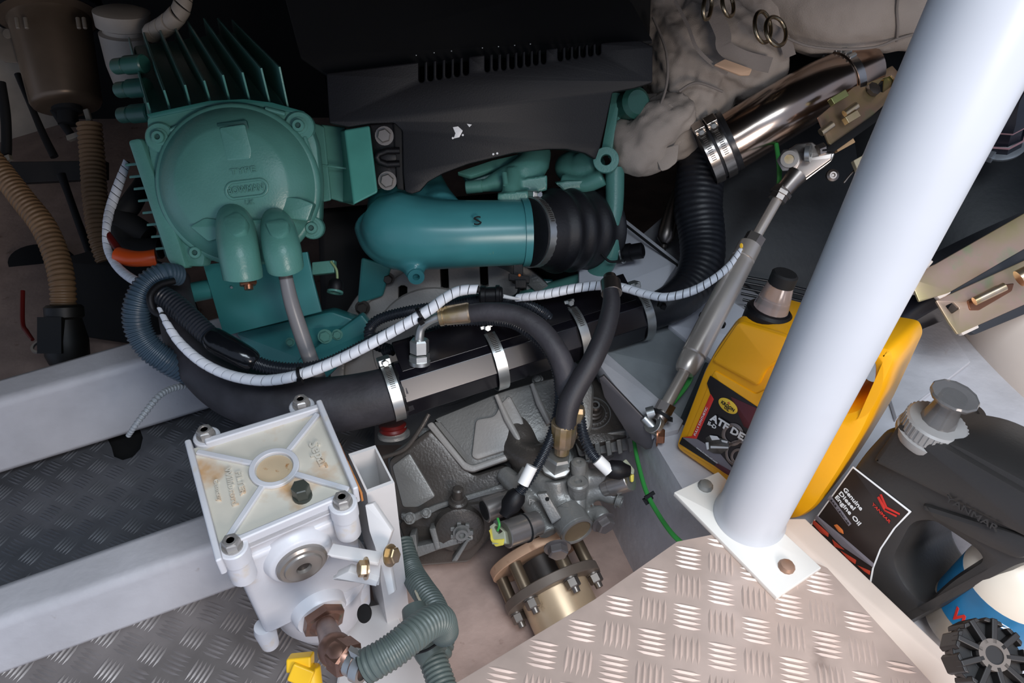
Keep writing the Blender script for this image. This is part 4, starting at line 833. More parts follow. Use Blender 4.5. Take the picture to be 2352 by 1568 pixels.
# red cap under the big hose
rd = thing('red_stopper', 'dark red ringed stopper half hidden under the thick hose end', 'stopper', P(900, 985, 1.01))
M().lathe(P(905, 1000, 1.02), c2w(-.05, 1, .3), [(0, .022), (.004, .022), (.006, .018), (.016, .018)], 28).out('collar', cast, rd, 30)
M().lathe(P(903, 990, 1.015), c2w(-.05, 1, .3), [(0, .017), (.003, .019), (.006, .017), (.009, .019), (.012, .016)], 28).out('cap', red, rd, 30)
hose('pipe', [(880, 1050, 1.0, 5), (930, 1030, .995, 5), (965, 985, .99, 5), (985, 950, .99, 5)], castd, rd)
# ================= valve block on the gearbox
vb = thing('valve_block', 'grey cast hydraulic valve block with solenoids in front of the gearbox', 'valve block', P(1280, 1150, .95))
m = M()
tb(m, [(1155, 1085, .985, 20), (1200, 1130, .96, 26), (1240, 1180, .945, 26), (1262, 1225, .93, 24)])
tb(m, [(1200, 1080, .97, 24), (1260, 1120, .955, 34), (1300, 1160, .95, 38), (1330, 1190, .945, 30)])
tb(m, [(1275, 1100, .95, 34), (1278, 1140, .95, 32)]); tb(m, [(1330, 1060, .955, 22), (1326, 1170, .935, 20)])
tb(m, [(1300, 1110, .96, 22), (1360, 1100, .955, 24), (1400, 1095, .95, 22), (1440, 1100, .945, 18)])
tb(m, [(1330, 1150, .96, 20), (1370, 1130, .955, 20), (1405, 1140, .95, 19), (1418, 1148, .945, 15)])
tb(m, [(1350, 1190, .95, 18), (1376, 1180, .945, 20), (1384, 1196, .935, 20)])
tb(m, [(1290, 1160, .94, 24), (1294, 1190, .93, 20)])
m.out('casting', cast, vb, 60, remesh=.0022, sm=3)
slab('top_plate', [(1238, 1060), (1262, 1055), (1300, 1065), (1310, 1080), (1300, 1092), (1275, 1098), (1250, 1085)], fr(1275, 1075, .935, (0, .45, .9)), .008, mat('cast_pale', '#9a9894', .35, metal=.5), vb, bev=.001)
a = P(1327, 1097, .925); ax_ = a-P(1325, 1170, .955)
M().lathe(P(1326, 1165, .95), ax_, [(0, .008), (.012, .0105), (.030, .012), (.040, .0125), (.0405, .0135), (.044, .0135), (.046, .011), (.046, .005), (.043, .004)], 24).out('cap_plug', cast, vb, 30)
M().lathe(P(1329, 1064, .935), ax_, [(-.015, .010), (0, .010), (.002, .0095), (.003, .007), (.003, .0035), (.001, .003)], 24).out('cap_plug', cast, vb, 30)
for x, y, d, r_, ax_, h in ((1280, 1256, .905, .0125, (.1, -.75, .8), .012), (1385, 1198, .925, .0120, (.45, -.6, .7), .011), (1418, 1148, .94, .008, (.9, -.3, .4), .006), (1206, 1205, .925, .009, (-.3, -.4, .9), .005), (1298, 1178, .925, .0095, (-.3, -.6, .8), .005)):
    bolt('plug', P(x, y, d), c2w(*ax_), r_, h, cast if h < .01 else mat('plug_grey', '#7d7674', .42, metal=.5), vb, socket=h < .01)
wf = fr(1325, 1218, .918, (.45, -.62, .75))
M().cyl(wf.o-wf.n*.03, wf.o, .0235, .0225, bev=.002, seg=36).out('window_housing', cast, vb, 40)
M().ring(wf.o, wf.n, .0185, .022, -.001, .0025, 36).out('window_rim', mat('cast_pale', '#9a9894', .35), vb, 40)
M().lathe(wf.o, wf.n, [(-.001, .0185), (.0008, .0185)], 36).out('end_disc', mat('brown_disc', '#857258', .5, metal=.3), vb)
slab('rail', [(1232, 1135), (1256, 1132), (1290, 1190), (1268, 1205)], fr(1262, 1165, .905, (-.1, -.1, 1)), .012, cast, vb, bev=.002)
slab('rail_hole', circ(1257, 1146, 5, n=10), fr(1262, 1165, .905, (-.1, -.1, 1)), .001, void, vb, rad=0, bev=.0001, off=.0006)
text('casting_mark', 'A', (1216, 1158), (1230, 1150), 12, fr(1225, 1155, .922, (-.2, -.1, 1)), castl, vb, off=.001, t=.002)
def solen(p0_, p1_, r_, conn, cz, lab_):
    a, b = P(*p0_), P(*p1_); M().lathe(a, b-a, [(0, r_*.94), (.001, r_), ((b-a).length*.72, r_), ((b-a).length*.73, r_*.9), ((b-a).length, r_*.9)], 28).out('solenoid', mat('solenoid_steel', '#9c9692', .3, metal=.7), vb, 30, label=lab_)
solen((1160, 1228, .90), (1235, 1200, .925), .0170, 0, 0, 'left silver solenoid')
M().ring(P(1205, 1212, .916), P(1235, 1200, .925)-P(1160, 1228, .90), .015, .0185, -.0012, .0012, 32).out('seal_ring', blkm, vb)
solen((1112, 1172, .945), (1170, 1150, .96), .0165, 0, 0, 'hollow silver sleeve')
M().lathe(P(1111.5, 1172.5, .944), P(1170, 1150, .96)-P(1112, 1172, .945), [(-.0006, .0125), (0, .0125)], 28).out('sleeve_bore', void, vb)
solen((1447, 1100, .93), (1390, 1118, .95), .0150, 0, 0, 'right silver solenoid')
conn_m = mat('pale_green_connector', '#a2a48c', .4)
slab('connector', [[(1124, 1208), (1135, 1200), (1160, 1220), (1163, 1248), (1130, 1250)], [(1134, 1210), (1140, 1207), (1154, 1220), (1145, 1226)]], fr(1145, 1225, .888, (-.3, .3, .9)), .014, conn_m, vb, bev=.001, rad=.001)
slab('connector_clip', [(1124, 1215), (1132, 1240), (1158, 1238), (1157, 1252), (1138, 1256), (1126, 1240)], fr(1145, 1240, .884, (-.3, -.1, .9)), .008, mat('yellow_connector', '#e3cf55', .4), vb, bev=.001, rad=.002)
hose('green_wire', [(1143, 1190, .89, 3), (1147, 1205, .885, 3.2), (1143, 1218, .888, 3)], grn, vb)
slab('connector', [(1430, 1060), (1438, 1053), (1458, 1078), (1456, 1090), (1440, 1082)], fr(1445, 1075, .92, (.2, .3, .9)), .012, conn_m, vb, bev=.001)
slab('connector_clip', [(1448, 1092), (1457, 1088), (1456, 1106), (1450, 1108)], fr(1452, 1098, .92, (.2, 0, .9)), .006, MATS['yellow_connector'], vb, bev=.001)
# ================= shaft coupling
AX = -EY  # towards the viewer along the shaft
AX = (AX*1.0+EZ*-.10).normalized()
cpl = thing('shaft_coupling', 'round bolted shaft coupling with a tan back flange and dark front flange', 'shaft coupling', P(1240, 1310, 1.0))
c1 = P(1238, 1284, 1.01); AX = c2w(.40, -.76, .45)
c2 = c1+AX*.046; RF = .068
def fl_(c, r, t, m_, nm, ri=None):
    M().lathe(c, AX, [(0, r-.001), (.001, r), (t-.001, r), (t, r-.001)], 56).out(nm, m_, cpl, 30)
fl_(c1-AX*.012, RF, .013, tanf, 'back_flange'); fl_(c2-AX*.010, RF, .013, mat('dark_flange', '#6e6258', .5, metal=.3, dirt='#7b5a42', dsc=20, dth=.64), 'front_flange')
M().cyl(c1-AX*.08, c1+AX*.04, .028).out('hub', darks, cpl, 40)
M().lathe(c2, AX, [(0, .047), (.12, .046), (.13, .045)], 48).out('shaft', shaft, cpl, 40)
M().cyl(c2+AX*.085+c2w(.5, .3, 1)*.043, c2+AX*.085+c2w(.5, .3, 1)*.047, .006).out('grub_screw', void, cpl)
u_, w_ = ortho(AX)
for i in range(6):
    a_ = 2*math.pi*i/6+.35; q = (u_*math.cos(a_)+w_*math.sin(a_))*(RF-.011)
    M().cyl(c1+q, c2-AX*.01+q, .0085, seg=20).out('spacer', mat('spacer_steel', '#7d6d5a', .35, metal=.7), cpl, 40)
    m = M().lathe(c2+q+AX*.003, AX, [(0, .0105), (.0022, .0105)], 20).hexn(c2+q+AX*.0055, AX, .0095, .011).lathe(c2+q+AX*.015, AX, [(0, .0055), (.008, .005)], 12)
    m.out('nut', mat('nut_steel', '#7d756e', .35, metal=.8), cpl, 30)
# ================= white fuel filter
ZL = .405
tl, tr, br_, bl = [onz(x, y, ZL) for x, y in ((430, 1022), (738, 928), (822, 1128), (494, 1268))]
ctr = (tl+tr+br_+bl)/4; ff = FR(ctr, EZ, (tr-tl+br_-bl))
ft = thing('fuel_filter', 'white square fuel filter with a rust stained bolted lid', 'fuel filter', ctr)
def lp(s, t, h=0.): return (tl*(1-s)+tr*s)*(1-t)+(bl*(1-s)+br_*s)*t+EZ*h
def lq(s0, t0, s1, t1): return [lp(s0, t0), lp(s1, t0), lp(s1, t1), lp(s0, t1)]
lid = M().prism([q-EZ*.016 for q in lq(0, 0, 1, 1)], EZ*.010).out('lid', whi, ft, bev=.002)
for a, b, c_, d in ((-.01, -.02, .035, 1.10), (.965, -.02, 1.01, 1.0)): M().prism([q-EZ*.018 for q in lq(a, b, c_, d)], EZ*.024).out('lid_wall', whf, lid, bev=.002)
for a, b, c_, d in ((.12, -.01, 1, .05), (.12, .95, .9, 1.0)): M().prism([q-EZ*.018 for q in lq(a, b, c_, d)], EZ*.020).out('lid_wall', whf, lid, bev=.002)
rc_ = lp(.52, .47, -.006)
M().ring(rc_, EZ, .0185, .0245, 0, .0045, 40).out('ring_rib', whf, lid, 40, bev=.001)
M().lathe(rc_, EZ, [(0, .0175), (.0008, .0175)], 32).out('stained_centre', mat('tan_stain', '#c9b292', .5, dirt='#a9743f', dsc=120, dth=.6), lid, 30)
for s, t in ((.05, .07), (.95, .07), (.95, .93), (.06, .95)):
    e = lp(s, t, -.006); dr = (rc_-e); dr.z = 0; L_ = dr.length-.022; dr.normalize(); n_ = EZ.cross(dr)
    M().prism([e-n_*.003, e+dr*L_-n_*.003, e+dr*L_+n_*.003, e+n_*.003], EZ*.004).out('diagonal_rib', whf, lid, bev=.001)
tf = FR(lp(.5, .5, -.006), EZ)
text('embossed_lettering', 'Separ', (709, 1020), (739, 1078), 24, tf, whi, lid, off=.0012, t=.0024, bold=.02)
text('embossed_lettering', 'FILTER', (541, 1085), (553, 1138), 13, tf, whi, lid, off=.0010, t=.002, bold=.01)
text('embossed_lettering', 'Willibrord', (516, 1076), (534, 1162), 14, tf, whi, lid, off=.0010, t=.002, bold=.01)
text('embossed_lettering', 'Germany', (491, 1103), (501, 1152), 11, tf, whi, lid, off=.0010, t=.002, bold=.01)
for x, y in ((471, 992), (691, 922), (786, 1146), (531, 1246)):
    c_ = onz(x, y, ZL+.004)
    M().lathe(c_-EZ*.055, EZ, [(0, .0125), (.030, .0125), (.0305, .0135), (.048, .0135), (.049, .012)], 24).out('bolt_column', whf, ft, 30)
    M().lathe(c_-EZ*.006, EZ, [(0, .0095), (.002, .0095)], 20).hexn(c_-EZ*.004, EZ, .0085, .008).lathe(c_+EZ*.004, EZ, [(0, .0062), (.0012, .006), (.0012, .004), (0, .0035)], 16).out('lid_bolt', mat('bolt_steel', '#a8a4a0', .35, metal=.6), ft, 30)
c_ = onz(695, 1140, ZL-.006)
M().lathe(c_, EZ, [(0, .0095), (.003, .0095)], 16).hexn(c_+EZ*.003, EZ, .0088, .014, .06).out('vent_screw', mat('dark_vent_screw', '#3f423c', .4), ft, 25)
def bx2(s0, t0, s1, t1, z0, z1, m_, nm, taper=0., bev=.003):
    q = lq(s0, t0, s1, t1); c0 = sum(q, V((0,0,0)))/4
    top_ = [V((p.x, p.y, z1)) for p in q]; bt_ = [V((p.x, p.y, z0))+(V((c0.x, c0.y, 0))-V((p.x, p.y, 0)))*taper for p in q]
    return M().hexa(top_+bt_).out(nm, m_, ft, bev=bev)
bx2(.07, .04, .97, .93, ZL-.04, ZL-.014, whf, 'head')
bx2(.06, .04, .97, .97, ZL-.19, ZL-.035, whf, 'body', .07, .008)
# side strip where rust runs down the lid edge
M().prism([lp(1.01, .45, -.004), lp(1.02, .45, -.004), lp(1.03, 1.0, -.004), lp(1.015, 1.0, -.004)], EZ*-.014).out('stained_edge', rust, ft)
fn = (bl-tl); fn.z = 0; fn.normalize(); fu = (br_-bl); fu.z = 0; fu.normalize(); fn = EZ.cross(fu); fn = fn if fn.dot(CAM-ctr) > 0 else -fn
def onface(x, y, dist=0.):
    return onpl(x, y, lp(.5, .97)+fn*dist, fn)
c_ = onface(692, 1290, .008)
M().lathe(c_-fn*.03, fn, [(0, .040), (.018, .036), (.028, .032), (.030, .029)], 40).out('plug_boss', whf, ft, 40)
M().lathe(c_, fn, [(0, .0255), (.004, .0255), (.006, .023), (.0062, .0195), (.008, .0185), (.0085, .017), (.0085, .0078), (.004, .007)], 40).out('drain_plug', mat('plug_steel', '#9a948e', .3, metal=.6), ft, 25)
M().lathe(c_+fn*.0042, fn, [(0, .0075), (.0006, .0075)], 6).out('plug_socket', darks, ft)
c_ = onface(742, 1420, .012)
M().lathe(c_-fn*.045, fn, [(0, .036), (.022, .031), (.04, .029), (.043, .027)], 36).out('port_boss', whf, ft, 40)
# bronze fitting, elbow, hose tail
M().hexn(c_-fn*.004, fn, .024, .012).lathe(c_+fn*.008, fn, [(0, .018), (.004, .013)], 24).out('hex_bushing', bronze, ft, 30)
e0 = c_+fn*.008; e1 = P(770, 1492, .655); e2 = P(800, 1515, .645); e3 = P(830, 1530, .64)
q = [tuple(e0), tuple(e0.lerp(e1, .5)), tuple(e1), tuple(e2)]
cs = [V(x) for x in crom(q, 8)]
M().tube(cs, [.0105+.0025*(i/len(cs)) for i in range(len(cs))], 24).out('elbow', bronze, ft, 60)
M().ball(e1, .0155).out('elbow_knee', bronze, ft, 60)
M().hexn(e1.lerp(e2, .25), e2-e1, .0165, .016).out('coupling_nut', bronze, ft, 30)
M().lathe(e2, e3-e2, [(0, .012), (.014, .0115)], 20).out('hose_tail', mat('pale_bronze', '#a0857a', .35, metal=.8), ft, 30)
# bowl underneath
bc = P(740, 1440, .70); bc = V((ctr.x, ctr.y, .215))-fu*-.012+fn*.012
M().lathe(bc-EZ*.10, EZ, [(0, .030), (.012, .042), (.05, .056), (.085, .060), (.11, .062), (.115, .058)], 44).out('bowl', mat('bowl_white', '#d5d3d6', .3, var=.04), ft, 40)
for s, t in ((.1, .93), (.9, .95), (.93, .1)):
    c_ = lp(s, t); M().lathe(V((c_.x, c_.y, ZL-.225))-fn*.01, EZ, [(0, .010), (.03, .012), (.04, .010)], 20).out('lower_column', whf, ft, 30)
# drain cock
dk_ = thing('drain_cock', 'bright yellow plastic drain cock under the white fuel filter', 'drain cock', P(695, 1530, .72))
M().box(P(690, 1520, .72), c2w(1, .1, 0)*.012, c2w(0, 1, 0)*.007, c2w(0, 0, 1)*.008).box(P(695, 1545, .715), c2w(1, -.4, 0)*.011, c2w(.4, 1, 0)*.009, c2w(0, 0, 1)*.008).cyl(P(712, 1530, .72), P(720, 1600, .72), .010).out('body', yel2, dk_, bev=.002)
# bracket with square tube
mb = thing('filter_bracket', 'white painted square steel tube carrying the fuel filter', 'bracket', P(900, 1200, .75))
ZT = .388
sq = [onz(x, y, ZT) for x, y in ((800, 1042), (862, 1022), (906, 1108), (842, 1132))]
cen = sum(sq, V((0,0,0)))/4; inn = [q.lerp(cen, .14) for q in sq]; dn = EZ*-.32
m = M(); n = 4
m.add(sq+inn+[q+dn for q in sq]+[q+dn for q in inn], [(i, (i+1) % 4, 4+(i+1) % 4, 4+i) for i in range(4)]+[(i, (i+1) % 4, 8+(i+1) % 4, 8+i) for i in range(4)]+[(4+i, 4+(i+1) % 4, 12+(i+1) % 4, 12+i) for i in range(4)])
m.out('square_tube', whp, mb, 20)
bfz = FR(onface(880, 1260, -.0), (fu*.75+fn*.5).normalized())
slab('clamp_plate', [(838, 1160), (856, 1155), (900, 1220), (888, 1255), (906, 1360), (892, 1368), (876, 1300), (848, 1220)], fr(872, 1250, .725, (-.2, -.1, 1)), .008, whp, mb, bev=.001, rad=.001)
g1 = fr(800, 1290, .72, (-.1, -.4, .9))
slab('gusset', [(750, 1272), (875, 1285), (870, 1345), (762, 1330), (838, 1298)], g1, .006, whp, mb, bev=.001, rad=.001, off=-.004)
slab('gusset', [(752, 1272), (870, 1292), (868, 1300), (760, 1280)], g1, .016, whp, mb, bev=.001, rad=.001, off=.004)
slab('gusset', [(768, 1328), (800, 1312), (868, 1335), (864, 1347)], g1, .012, whp, mb, bev=.001, rad=.001, off=.003)
for x, y, ax_ in ((842, 1305, (-1, .1, .5)), (895, 1275, (1, .1, .5))):
    bolt('mounting_bolt', P(x, y, .705), c2w(*ax_), .008, .008, gold, mb)
slab('base_block', [(800, 1400), (900, 1380), (985, 1568), (960, 1640), (760, 1640)], FR(onz(890, 1500, .12), EZ), .04, whp, mb, bev=.003) 
slab('black_gap', circ(835, 1410, 16, 22), fr(835, 1410, .80, (-.3, 0, 1)), .004, void, mb, rad=0)
# big grey corrugated hoses, bottom
g0 = thing('corrugated_hose', 'thick grey-green corrugated hose clamped to the bronze elbow', 'hose', P(930, 1480, .66))
corr('hose', [(840, 1530, .635, 40), (868, 1515, .635, 40), (905, 1492, .64, 40), (945, 1460, .65, 39), (985, 1430, .67, 38), (1010, 1425, .69, 37), (1020, 1450, .72, 34)], corg, g0, pitch=.0042, amp=.035, seg=28)
M().ring(e3, e3-e2, .010, .0125, -.012, -.006, 28).ring(e3, e3-e2, .011, .0145, -.004, .004, 28).box(e3+c2w(-.2, 1, .5)*.015, c2w(.5, -.3, 0)*.006, c2w(-.2, 1, .5)*.004, c2w(0, 0, 1)*.005).out('clip', zinc, g0, 40)
M().lathe(P(838, 1532, .634), P(868, 1515, .635)-P(838, 1532, .634), [(-.0015, .0138), (.0, .0138)], 28).out('hose_mouth', void, g0)
g2 = thing('corrugated_hose', 'grey-green corrugated hose bundle standing behind the white square tube', 'hose', P(980, 1380, .85))
corr('hose', [(925, 1245, .93, 24), (945, 1310, .90, 27), (968, 1350, .86, 29), (995, 1390, .83, 30), (1012, 1440, .80, 31), (1010, 1490, .78, 31), (985, 1520, .77, 30)], corg, g2, pitch=.0048, amp=.04, seg=22)
corr('hose', [(960, 1400, .80, 30), (975, 1460, .78, 32), (1000, 1530, .76, 33), (1025, 1600, .74, 33)], corg, g2, pitch=.0048, amp=.04, seg=22)
hose('smooth_sleeve', [(950, 1395, .79, 28), (965, 1440, .775, 36), (985, 1490, .765, 37), (998, 1510, .76, 34)], corg, g2)
hose('cord', [(955, 1500, .745, 3), (985, 1490, .735, 3), (1020, 1465, .745, 3)], blkm, g2)
hose('pale_tie', [(945, 1330, .87, 3), (960, 1370, .83, 3), (975, 1395, .80, 3)], mat('pale_tie', '#c4bba4', .6), g2)
# ================= stainless actuator strut
st = thing('gas_strut', 'stainless steel telescopic strut leaning from the tank clevis to the bracket', 'strut', P(1650, 700, 1.0))
def seg(nm, a, b, prof, m_, sg=28, **k): A, B = P(*a), P(*b); h = (B-A).length; M().lathe(A, B-A, [(t*h, r) for t, r in prof], sg).out(nm, m_, st, 30, **k)
seg('rod', (1787, 455, 1.01), (1730, 555, 1.0), [(0, .0070), (1, .0070)], satin)
seg('cylinder', (1724, 560, 1.0), (1572, 855, .95), [(0, .0130), (.01, .0155), (.12, .0158), (.125, .0148), (.13, .0158), (.16, .0158), (.17, .0162), (.86, .0162), (.87, .0150), (.88, .0158), (.95, .0150), (.98, .0140), (1, .012)], satin)
seg('lower_rod', (1574, 850, .95), (1527, 935, .93), [(0, .0075), (1, .0075)], satin)
seg('lock_nut', (1738, 540, 1.0), (1724, 564, 1.0), [(0, .0135), (.95, .0135), (1, .012)], steelm, 6)
seg('lock_nut', (1800, 432, 1.012), (1784, 460, 1.012), [(0, .0125), (.3, .0135), (.32, .015), (.6, .015), (.62, .0125), (1, .0125)], steelm, 8)
seg('lock_nut', (1533, 925, .93), (1522, 945, .93), [(0, .012), (1, .012)], steelm, 6)
seg('ball_joint', (1524, 943, .93), (1512, 968, .925), [(0, .010), (.5, .011), (1, .009)], steelm)
M().ring(P(1502, 972, .925), c2w(-.6, .3, .5), .006, .0135, -.004, .004, 28).out('rod_eye', zinc, st, 40, bev=.001)
M().ring(P(1636, 735, .98), P(1724, 560, 1.0)-P(1636, 735, .98), .0158, .0185, -.002, .002, 28).out('rubber_ring', blkm, st)
seg('clevis_neck', (1832, 400, 1.01), (1800, 437, 1.01), [(0, .014), (.5, .012), (1, .0115)], steelm)
cvf = fr(1845, 370, 1.01, (-.35, -.05, .93))
slab('clevis', [(1800, 350), (1830, 330), (1865, 325), (1900, 350), (1912, 350), (1910, 365), (1855, 405), (1835, 418), (1822, 410), (1820, 390), (1800, 378)], cvf, .012, steelm, st, bev=.002, rad=.002)
slab('clevis_arm', [(1830, 395), (1900, 340), (1918, 352), (1910, 370), (1850, 415), (1832, 418)], cvf, .010, steel, st, bev=.002, rad=.002, off=-.016)
M().hexn(cvf.pt(1813, 369, .0), cvf.n, .0165, .007).ring(cvf.pt(1813, 369, .0), cvf.n, .0065, .0115, .006, .012, 24).out('pivot_nut', steelm, st, 30)
M().lathe(cvf.pt(1813, 369, .0), cvf.n, [(.004, .0068), (.010, .0068)], 20).out('pivot_pin', gold, st)
M().ring(P(1857, 352, .995), c2w(.8, -.1, .5), .005, .0125, -.003, .003, 24).out('spacer_disc', zinc, st, 40)
M().hexn(P(1878, 345, 1.0), c2w(1, .4, 0), .008, .010).out('jam_nut', steelm, st, 30)
slab('yellow_dot', circ(1703, 564, 4, 6, 12), fr(1703, 564, .98, (-.4, 0, .9)), .001, yel2, st, rad=0, bev=.0002)
bk = thing('strut_bracket', 'dark grey flat steel bar bolted to the lower eye of the strut', 'bracket', P(1440, 950, .98))
slab('bar', [(1376, 868), (1386, 862), (1500, 982), (1506, 1000), (1496, 1030), (1484, 1033), (1450, 1010), (1388, 912)], fr(1450, 950, .93, (-.25, -.35, .9)), .006, mat('grey_bar', '#4d4a4c', .4, metal=.4), bk, bev=.001, rad=.001)
o = P(1508, 1000, .925); bolt('bolt', o, c2w(1, -.05, .2), .010, .010, copper, bk)
M().cyl(P(1478, 958, .93), P(1520, 1002, .925), .006, bev=.001).lathe(P(1486, 950, .93), c2w(1, .3, .2), [(0, .008), (.01, .008)], 16).out('clevis_pin', zinc, bk, 40)
gt_ = thing('cable_tie', 'black cable tie around the lower eye of the steel strut', 'cable tie', P(1520, 955, .925))
M().ring(P(1520, 952, .93), c2w(-.5, -.85, .1), .0125, .0145, -.002, .002, 24).box(P(1537, 962, .925), c2w(1, -.2, 0)*.004, c2w(0, 1, 0)*.003, c2w(0, 0, 1)*.003).out('band', blkm, gt_)
# green wires
w1 = thing('earth_wire', 'green earth wire trailing from the bracket down to the tread plate', 'wire', P(1480, 1120, .95))
hose('wire', [(1455, 1005, .985, 4), (1465, 1060, .965, 5), (1485, 1130, .93, 5.5), (1515, 1185, .895, 5.5), (1548, 1230, .86, 6), (1585, 1262, .84, 6)], grn, w1)
w2 = thing('cable_tie', 'black cable tie with a stub on the green wire near the yellow jug', 'cable tie', P(1490, 1145, .92))
M().ring(P(1490, 1142, .925), c2w(.4, -.9, 0), .0035, .0052, -.003, .003, 20).box(P(1492, 1137, .92), c2w(.8, .5, 0)*.007, c2w(-.5, .8, 0)*.002, c2w(0, 0, 1)*.002).box(P(1484, 1150, .925), c2w(.8, .5, 0)*.003, c2w(-.5, .8, 0)*.004, c2w(0, 0, 1)*.003).out('band', blkm, w2)
w3 = thing('earth_wire', 'green earth wire running along the underside of the steel strut', 'wire', P(1700, 600, 1.04))
hose('wire', [(1783, 330, 1.06, 5), (1790, 390, 1.05, 5.5), (1785, 440, 1.03, 5), (1762, 490, 1.03, 5), (1740, 540, 1.03, 4), (1690, 650, 1.03, 4), (1600, 835, .985, 6), (1580, 880, .97, 6), (1545, 925, .955, 6)], grn, w3)
# ================= black silencer drum with its straps
dr_ = thing('silencer', 'large black exhaust silencer drum with gold strap ends behind the white post', 'exhaust silencer', P(2050, 420, 1.3))
A0 = P(1900, 120, 1.50); A1 = P(2330, 820, 1.28); ax = (A1-A0).normalized(); RD = .27
M().lathe(A0, ax, [(-.25, RD*.80), (-.22, RD*.95), (-.18, RD), (.40, RD), (.52, RD*.98)], 96).out('drum', drum, dr_, 60)
# ribs at the foot of the drum
sfr = fr(1990, 250, 1.04, (.25, .30, .92))
slab('upper_strap', [[(1880, 268), (1960, 200), (2050, 150), (2085, 190), (1925, 340), (1905, 330)], [(2008, 205), (2030, 178), (2048, 172), (2055, 180), (2052, 195), (2028, 212)]], sfr, .004, irid, dr_, bev=.001, rad=.002)
slab('strap_lining', [(2032, 170), (2056, 172), (2056, 198), (2028, 214)], sfr, .003, lime, dr_, off=-.005)
slab('rubber_edge', [(1890, 345), (1920, 345), (2060, 245), (2080, 205), (2068, 205), (2040, 240)], sfr, .008, blkm, dr_, off=.003)
M().cyl(P(1885, 305, 1.0), P(1912, 285, 1.0), .0052).cyl(P(1940, 262, 1.0), P(1968, 242, 1.0), .0052).out('tension_rod', gold, dr_, 40)
M().box(P(1925, 225, 1.01), c2w(1, .6, 0)*.012, c2w(-.6, 1, 0)*.005, c2w(0, 0, 1)*.006).box(P(1955, 270, 1.0), c2w(1, .6, 0)*.010, c2w(-.6, 1, 0)*.005, c2w(0, 0, 1)*.006).out('tension_block', lime, dr_, bev=.001)
M().lathe(sfr.pt(2003, 208, .002), sfr.n, [(0, .010), (.006, .010), (.008, .006)], 8).out('strap_bolt', darks, dr_)
M().box(P(1935, 328, 1.03), c2w(1, .55, 0)*.014, c2w(-.55, 1, 0)*.008, c2w(0, 0, 1)*.005).out('wood_wedge', mat('pale_wood', '#a98a66', .7), dr_, bev=.001)
M().box(P(1978, 388, 1.05), c2w(.9, .5, 0)*.008, c2w(-.4, 1, 0)*.016, c2w(0, 0, 1)*.005).out('wood_wedge', mat('paler_wood', '#b5ac92', .7), dr_, bev=.001)
for x, y in ((1911, 403), (2097, 664)): M().lathe(P(x, y, 1.06), c2w(-.1, -.1, 1), [(0, .009), (.004, .0085), (.006, .005), (.006, .003), (.004, .002)], 20).out('rivet', steelm, dr_, 30)
hose('cord', [(1938, 420, 1.06, 2.5), (1950, 405, 1.06, 2.5), (1962, 392, 1.06, 2.5)], steelm, dr_)
ls = fr(2230, 620, .97, (.10, .15, .98))
slab('lower_strap', [(2090, 640), (2110, 628), (2352, 490), (2480, 425), (2520, 480), (2352, 572), (2180, 672), (2112, 693)], ls, .004, irid, dr_, bev=.001, rad=.002, off=.004)
slab('strap_padding', [(2170, 668), (2352, 566), (2500, 490), (2520, 520), (2352, 612), (2190, 690)], ls, .012, mat('grey_black_rubber', '#2f3034', .6), dr_, off=-.002)
slab('lower_clamp', [[(2150, 690), (2352, 598), (2520, 520), (2560, 590), (2352, 700), (2200, 768), (2180, 740)], [(2172, 702), (2190, 694), (2204, 708), (2186, 720)]], ls, .004, irid, dr_, bev=.001, rad=.002, off=.003)
M().cyl(P(2238, 692, .945), P(2308, 658, .94), .0055).cyl(P(2340, 640, .94), P(2380, 620, .935), .011).out('tension_rod', gold, dr_, 40)
slab('tension_recess', [(2222, 690), (2290, 655), (2330, 650), (2325, 668), (2250, 712), (2228, 712)], ls, .003, copper, dr_, off=.0045)
slab('strap_padding', [(2200, 745), (2352, 690), (2560, 590), (2580, 620), (2352, 722), (2240, 768)], ls, .010, MATS['grey_black_rubber'], dr_, off=.0)
slab('wood_block', [(2145, 672), (2180, 655), (2185, 672), (2160, 688)], ls, .008, cream, dr_, off=.002)
slab('wood_block', [(2200, 750), (2240, 735), (2250, 752), (2212, 770)], ls, .008, cream, dr_, off=.002)
slab('wood_block', [(2110, 580), (2145, 600), (2125, 625), (2106, 625)], ls, .008, cream, dr_, off=.0)
ce = thing('exhaust_drum', 'cream fibreglass drum below the lower gold strap at the right edge', 'drum', P(2400, 850, 1.0))
B0, B1 = P(2385, 640, 1.10), P(2620, 1080, 1.0); 
M().lathe(B0, B1-B0, [(0, .125), (.30, .118), (.36, .112), (.40, .09)], 72).out('drum', cream, ce, 60)
